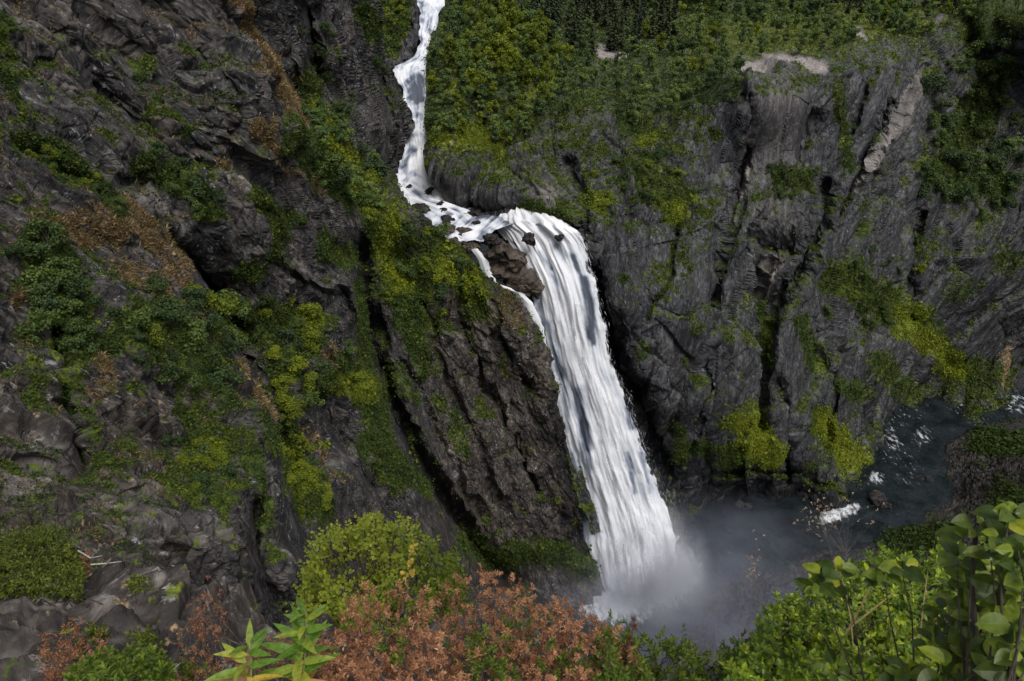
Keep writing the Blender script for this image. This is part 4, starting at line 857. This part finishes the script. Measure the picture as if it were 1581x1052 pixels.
V, F = twigs_to(P1[::3], .14, .0016); V2, F2 = twigs_to(P1[::29] - [0, 0, .06], .5, .004, lean=.12); link("branches", mesh_np("branches", np.concatenate([V, V2]), np.concatenate([F, F2 + len(V)]), m_twig), t)
# little green tufts at its right end, with a single dead sprig standing up
t = root("green_shrub", "small bright green shrub in tufts right of the dead rust shrub", "shrub")
u, v, P, s_ = toppoly([(930,985),(955,968),(975,975),(1000,1000),(1015,978),(1040,985),(1062,1010),(1100,1020),(1130,985),(1160,1000),(1185,1030)], 330, 1.9, 2.3, 1085)
V, F, nl = shoots(P, UP, .04, 16, 1.1, .022, *NEEDLE); leafpart("foliage", t, V, F, nl, len(NEEDLE[0]), m_green); link("branches", mesh_np("branches", *twigs_to(P[::2], .16, .0016), m_twig), t)
t = root("dead_sprig", "single upright dead brown sprig between the rust shrub and the green tufts", "plant")
q = atT(np.array([968, 972, 976, 970, 978, 974]), np.array([1000, 985, 975, 992, 966, 996]), 2.1); V, F, nl = shoots(q, UP, .03, 18, 1.2, .017, *NEEDLE); leafpart("dead_foliage", t, V, F, nl, len(NEEDLE[0]), m_rust, rv=rf.random(nl) * .4); link("stem", mesh_np("stem", *twigs_to(q, .2, .0015, lean=.1), m_twig), t)

# glossy small-leaved shrub on the right
t = root("evergreen_shrub", "wide mound of glossy small-leaved green shrub filling the lower right corner", "shrub")
top = [(1120,1050),(1140,1020),(1165,1000),(1180,962),(1196,938),(1215,928),(1240,930),(1250,900),(1268,882),(1290,880),(1320,872),(1345,868),(1370,852),(1392,862),(1410,875),(1432,872),(1440,850),(1460,842),(1500,850),(1540,842),(1600,836)]
u, v, P, s_ = toppoly(top, 2500, 1.65, 2.7, 1085, pw=.85); k = pn(P * 6 + 3) > -.38; P = P[k]
V, F, nl = shoots(P, UP, .040, 10, 1.1, .024, *OVAL); leafpart("leaves", t, V, F, nl, len(OVAL[0]), m_berry, rv=np.clip(np.repeat(rf.random(len(P)), 10) * .5 + .5 * rf.random(nl), 0, 1) ** 1.15)
V, F = twigs_to(P[::2], .16, .0013); V2, F2 = twigs_to(P[::31] - [0, 0, .06], .5, .004, lean=.12); link("branches", mesh_np("branches", np.concatenate([V, V2]), np.concatenate([F, F2 + len(V)]), m_dtwig), t)
# broad-leaved sapling
t = root("broadleaf_sapling", "young sapling with broad rounded leaves leaning in from the right edge", "sapling")
nodes = [(1503,818,1.25),(1548,832,1.2),(1478,862,1.28),(1530,865,1.22),(1572,850,1.15),(1365,886,1.5),(1390,878,1.5),(1292,884,1.62),(1266,900,1.6),(1455,950,1.32),(1500,958,1.25),(1545,915,1.2),(1565,970,1.12),(1478,1008,1.25),(1540,1030,1.15),(1290,1035,1.38),(1440,1000,1.3),(1520,1000,1.2),(1575,1010,1.1),(1495,905,1.28),(1560,790,1.2),(1460,1040,1.2),(1400,1045,1.3),(1540,880,1.3),(1515,930,1.3),(1570,930,1.2),(1480,920,1.38),(1530,975,1.28),(1560,1040,1.1),(1500,1035,1.22),(1460,985,1.35),(1580,890,1.15),(1525,1050,1.15),(1440,1050,1.3),(1550,945,1.3),(1488,1000,1.35),(1575,1000,1.25)]
bp_, bd_ = [], []; stems = []
for (a, b2, tt) in nodes:
    p = atT(a, b2, tt); nlf = rf.integers(7, 11)
    for q in range(nlf):
        an = q * 6.283 / nlf + rf.random(); d = unit(np.array([math.cos(an), math.sin(an) * .75, -.12 + .45 * rf.random()])); bp_.append(p + d * .008 + [0, 0, rf.normal() * .012]); bd_.append(d)
    g0 = atT(a * .7 + 1500 * .3 + rf.normal() * 8, 1120, tt * .9); m1 = p * .65 + g0 * .35 + np.array([rf.normal() * .01, 0, .02]); stems.append((np.array([p, m1, p * .3 + g0 * .7, g0]), np.array([.0010, .0014, .0020, .0028])))
main = [(1508, 822, 1.25), (1500, 900, 1.24), (1506, 980, 1.2), (1500, 1120, 1.1)]; stems.append((np.array([atT(*q) for q in main]), np.array([.003, .0045, .0055, .006])))
bp_, bd_ = np.array(bp_), np.array(bd_); V, F = scatter(*BROAD, bp_, rot_dir(bd_, np.array([0, -.45, .9]) + .28 * rf.normal(size=bp_.shape)),   .041 * (.55 + .65 * rf.random(len(bp_))))
leafpart("leaves", t, V, F, len(bp_), len(BROAD[0]), m_big, rv=rf.random(len(bp_)) ** 1.2); link("stem", mesh_np("stem", *tubes(stems, 6), m_dtwig), t)

# yellow-green birch bush
t = root("birch_bush", "yellow-green young birch bush standing behind the dead rust shrub", "bush")
top = [(462,985),(470,900),(478,850),(492,838),(505,832),(520,822),(535,818),(548,830),(560,806),(580,800),(592,808),(612,815),(632,806),(645,822),(660,838),(676,850),(690,862),(708,880),(715,905)]
u, v, P, s_ = toppoly(top, 2000, 3.7, 4.3, 985, pw=1.0, jit=.22); k = (pn(P * 4.2 + 11) > -.10) | (rf.random(len(P)) < .10); P = P[k]; uu = u[k]
V, F, nl = shoots(P, UP, .085, 7, 1.35, .027, *ROUND); leafpart("leaves", t, V, F, nl, len(ROUND[0]), m_birchfg, rv=np.clip(np.repeat(1 - .9 * sstep(600, 700, uu + 20 * rf.normal(size=len(P))) * .7 - .35 * rf.random(len(P)), 7) * .8 + .2 * rf.random(nl), 0, 1))
st = [(np.array([atT(560 + rf.normal() * 60, 1010, 3.9), atT(a * .5 + 290, (b2 + 1010) / 2, 4.0), atT(a, b2, 4.0)]), np.array([.012, .008, .003])) for a, b2 in [(485,842),(510,835),(535,822),(562,810),(580,803),(610,818),(633,810),(660,842),(690,866),(500,890),(545,880),(640,870)]]
V, F = tubes(st, 6); V2, F2 = twigs_to(P[::3], .16, .0022); link("branches", mesh_np("branches", np.concatenate([V, V2]), np.concatenate([F, F2 + len(V)]), m_dtwig), t)
t = root("yellow_sprig", "upright sprig of yellowed leaves in front of the yellow-green birch bush", "sprig")
q = atT(np.array([637, 634, 632, 636, 630]), np.array([850, 862, 874, 886, 892]), 3.5); V, F, nl = shoots(q, UP, .05, 5, 1.2, .030, *ROUND); leafpart("leaves", t, V, F, nl, len(ROUND[0]), m_yel, rv=rf.random(nl) * .5)
link("stem", mesh_np("stem", *tubes([(np.array([atT(626, 960, 3.5), atT(630, 900, 3.5), atT(638, 846, 3.5)]), np.array([.004, .003, .001]))], 5), m_twig), t)

# two lance-leaved herbs
def herb(u0, v0, u1, v1, tt, label, n, wither, seed):
    r = np.random.default_rng(seed); t = root("fireweed", label, "plant", "lance-leaved herbs at the ledge")
    a = atT(u0, v0, tt); b_ = atT(u1, v1, tt + .08); k = np.linspace(0, 1, 8)[:, None]; path = a + (b_ - a) * k + np.array([.012, 0, 0]) * np.sin(k * 3); link("stem", mesh_np("stem", *tubes([(path, np.linspace(.0042, .0015, 8))], 6), m_fwst), t)
    for nm, idx, mat in (("leaves", [q for q in range(n) if q / n > wither], m_fw), ("withered_leaves", [q for q in range(n) if q / n <= wither], m_yel)):
        if not idx: continue
        f = np.array(idx) / n; th = np.array(idx) * 2.4 + r.random(len(idx)) * .6; d = unit(np.stack([np.cos(th), np.sin(th) * .8, .15 + .65 * f - (.5 if mat is m_yel else 0)], -1)); p = a + (b_ - a) * (.25 + .75 * f)[:, None]
        ln = (.115 * (1 - .55 * f ** 2)) * (.85 + .3 * r.random(len(f))); V, F = scatter(*LANCE, p, rot_dir(d, np.array([0, -.3, 1.]) + .2 * r.normal(size=d.shape)), np.stack([ln, ln * 1.25, ln], -1)); leafpart(nm, t, V, F, len(f), len(LANCE[0]), mat, rv=r.random(len(f)))
m_fwst = bark_material("herb_stem", (.10, .14, .03), (.20, .18, .06), 30)
herb(452, 1120, 472, 945, 1.75, "tall green lance-leaved herb with yellowing lower leaves left of the rust shrub", 34, .22, 1)
herb(372, 1130, 386, 988, 1.65, "shorter yellow-edged herb low beside the taller green one", 22, .5, 2)

# left-hand ledge plants
t = root("juniper", "low mat of green juniper on the dark ledge at the lower left", "juniper")
top = [(-40,842),(0,838),(20,832),(45,828),(70,826),(90,834),(110,848),(124,868),(130,890)]
u, v, P, s_ = toppoly(top, 1500, 3.2, 3.9, 925, pw=.9); V, F, nl = shoots(P, UP, .045, 14, 1.0, .026, *NEEDLE); leafpart("needles", t, V, F, nl, len(NEEDLE[0]), m_jun); link("branches", mesh_np("branches", *twigs_to(P[::3], .2, .003), m_dtwig), t)
def rustplant(top, n, t0, t1, bottom, label, spread=.34, grp=None, name="dead_heather"):
    t = root(name, label, "shrub", grp); u, v, P, s_ = toppoly(top, n, t0, t1, bottom, jit=.06); P = P[pn(P * 9) > -.1]
    V, F, nl = shoots(P, UP, .026, 16, 1.25, .013, *NEEDLE); leafpart("dead_foliage", t, V, F, nl, len(NEEDLE[0]), m_rust, rv=rf.random(nl) * .7); link("branches", mesh_np("branches", *twigs_to(P, .15, .0012), m_twig), t)
rustplant([(118,870),(135,850),(150,870),(165,905),(185,935)], 260, 3.2, 3.6, 960, "reddish-brown dead heather just right of the green juniper mat")
rustplant([(290,950),(305,918),(325,906),(345,925),(352,960)], 70, 2.4, 2.7, 985, "wispy rust-brown sprig standing up from the ledge above the herbs")
rustplant([(66,990),(90,975),(120,962),(150,970),(165,1000),(172,1050)], 280, 1.9, 2.3, 1075, "rust-brown dead shrub on the dark ledge at the bottom left")
rustplant([(250,1020),(290,985),(330,975),(370,985),(420,975),(455,985),(500,1000)], 300, 2.0, 2.4, 1080, "thin brown dead twigs behind the two green herbs")
t = root("creeping_shrub", "bright green creeping shrub at the bottom edge left of the herbs", "shrub")
u, v, P, s_ = toppoly([(112,1052),(140,1025),(165,1015),(205,1010),(240,1015),(265,1040)], 420, 1.7, 2.0, 1090); V, F, nl = shoots(P, UP, .03, 12, 1.1, .022, *OVAL); leafpart("leaves", t, V, F, nl, len(OVAL[0]), m_green); link("branches", mesh_np("branches", *twigs_to(P[::2], .12, .0014), m_twig), t)
for q, (a, b2, lab) in enumerate([(225, 990, "small yellow-green tuft on the black rock above the bright creeping shrub"), (150, 985, "tiny green tuft beside the rust-brown shrub on the ledge"), (290, 1040, "green tuft between the creeping shrub and the herbs"), (215,905,"small green tuft at the rim of the dark ledge")]):
    t = root("green_tuft", lab, "plant"); P = atT(a + rf.normal(size=30) * 9, b2 + rf.normal(size=30) * 6, 2.2 if b2 > 950 else 2.9); V, F, nl = shoots(P, UP, .03, 10, 1.1, .022, *NEEDLE); leafpart("foliage", t, V, F, nl, len(NEEDLE[0]), m_jun)
    link("stem", mesh_np("stem", *twigs_to(P[::3], .1, .0012), m_twig), t)
for q, (pts, tt, lab) in enumerate([([(140, 872), (165, 870), (188, 867)], 3.1, "bleached dead stick lying level at the ledge rim"), ([(120, 850), (140, 862), (158, 858)], 3.2, "short bleached twig slanting up by the juniper"), ([(255, 1050), (268, 1035), (275, 1026)], 1.9, "grey dead stick leaning by the herbs")]):
    p = np.array([atT(a, b2, tt + .02 * k) for k, (a, b2) in enumerate(pts)]); link("dead_stick", mesh_np("dead_stick", *tubes([(p, np.array([.0035, .003, .0012])), (np.array([p[1], p[1] + [.03, 0, .035]]), np.array([.003, .001]))], 6), m_stick), None, label=lab, category="stick")
# seed-head stalks swaying before the pool
def seedstalk(base, tip, heads, tt, label, spread, n, name="seed_stalk"):
    t = root(name, label, "plant", "pale seed-head stalks"); a = atT(*base, tt); b_ = atT(*tip, tt + .1); pp = []; br = []
    k = np.linspace(0, 1, 7)[:, None]; path = a + (b_ - a) * k + np.array([0, 0, .03]) * np.sin(k * 3.1); br.append((path, np.linspace(.0009, .0004, 7)))
    for q in range(n):
        p = atT(tip[0] + rf.normal() * spread[0], tip[1] + rf.normal() * spread[1], tt + .1 + rf.normal() * .05); pp.append(p); c = path[rf.integers(4, 7)]; br.append((np.array([c, (c + p) / 2 + [0, 0, .01], p]), np.array([.0003, .00025, .0002])))
    pp = np.array(pp); 
    for k in range(n):
        V, F, nl = shoots(pp[k:k + 1], (0, 0, 1),   .006, 4, 1.2, .008, *OVAL); leafpart("seed_head", t, V, F, nl, len(OVAL[0]), m_seed)
    link("stem", mesh_np("stem", *tubes(br, 4), m_twig), t)
seedstalk((1340, 1010), (1285, 795), 0, 2.3, "arching stalk with scattered pale seed heads in front of the lower river foam", (32, 17), 46)
seedstalk((1310, 1010), (1268, 800), 0, 2.35, "second thin stalk of pale seed heads just left of the arching one", (12, 16), 22)
seedstalk((1180, 1060), (1162, 872), 0, 2.3, "upright stalk with a few pale seed heads before the misty pool", (7, 22), 26)
# grass blades among the right-hand shrub
n = 90; a = atT(rf.uniform(1180, 1480, n), rf.uniform(1000, 1090, n), rf.uniform(1.7, 2.1, n)); V, F = scatter(*leaf_base(.018, .3, .25, 4), a, rot_dir(unit(np.array([0, 0, 1]) + .3 * rf.normal(size=(n, 3))), rf.normal(size=(n, 3))), rf.uniform(.12, .3, n)); link("grass", mesh_np("grass", V, F, m_dry, dict(rnd=np.repeat(rf.random(n), 15))), kind='stuff', label="thin dry grass blades among the glossy shrub")

# ------------------------------------------------------------------ mist over the plunge pool
def mist(name, c, r, dens, nscale, label, pw=1.5, lo=.35, tint=(.93, .95, 1)):
    import bmesh
    bm = bmesh.new(); bmesh.ops.create_icosphere(bm, subdivisions=3, radius=1.0); me = bpy.data.meshes.new(name); bm.to_mesh(me); bm.free()
    o = link(name, me, kind='stuff', label=label); o.location = c; o.scale = r
    m = bpy.data.materials.new(name + "_air"); m.use_nodes = True; nt = m.node_tree; nt.nodes.remove(nt.nodes["Principled BSDF"])
    pv = N(nt, "VolumePrincipled"); pv.inputs["Color"].default_value = (*tint, 1); pv.inputs["Anisotropy"].default_value = .15
    tc = N(nt, "TexCoord"); ln = N(nt, "VectorMath", operation='LENGTH'); nt.links.new(tc.outputs["Object"], ln.inputs[0])
    nn = noise(nt, nscale, 3, .55, tc.outputs["Object"], .3)
    fall_ = mth(nt, 'POWER', mth(nt, 'MAXIMUM', mth(nt, 'SUBTRACT', 1.0, ln.outputs["Value"]), 0.0), pw)
    d = mth(nt, 'MULTIPLY', mth(nt, 'MULTIPLY', fall_, ramp(nt, nn, [(lo, 0.0), (lo + .35, 1.0)])), dens)
    nt.links.new(d, pv.inputs["Density"]); nt.links.new(pv.outputs[0], nt.nodes["Material Output"].inputs["Volume"]); me.materials.append(m); return o
mist("mist", tuple(atZ(1000, 885, POOL + 8)), (28, 25, 36), .42, 2.2, "dense white spray where the fall strikes the pool")
mist("mist", tuple(atZ(985, 912, POOL + 3)), (42, 26, 15), .16, 2.0, "low rolling spray along the foot of the fall", 1.2)
mist("mist", tuple(atZ(1085, 940, POOL + 9)), (95, 62, 34), .036, 2.6, "thin bluish mist drifting over the plunge pool", 1.2, tint=(.76, .82, 1))
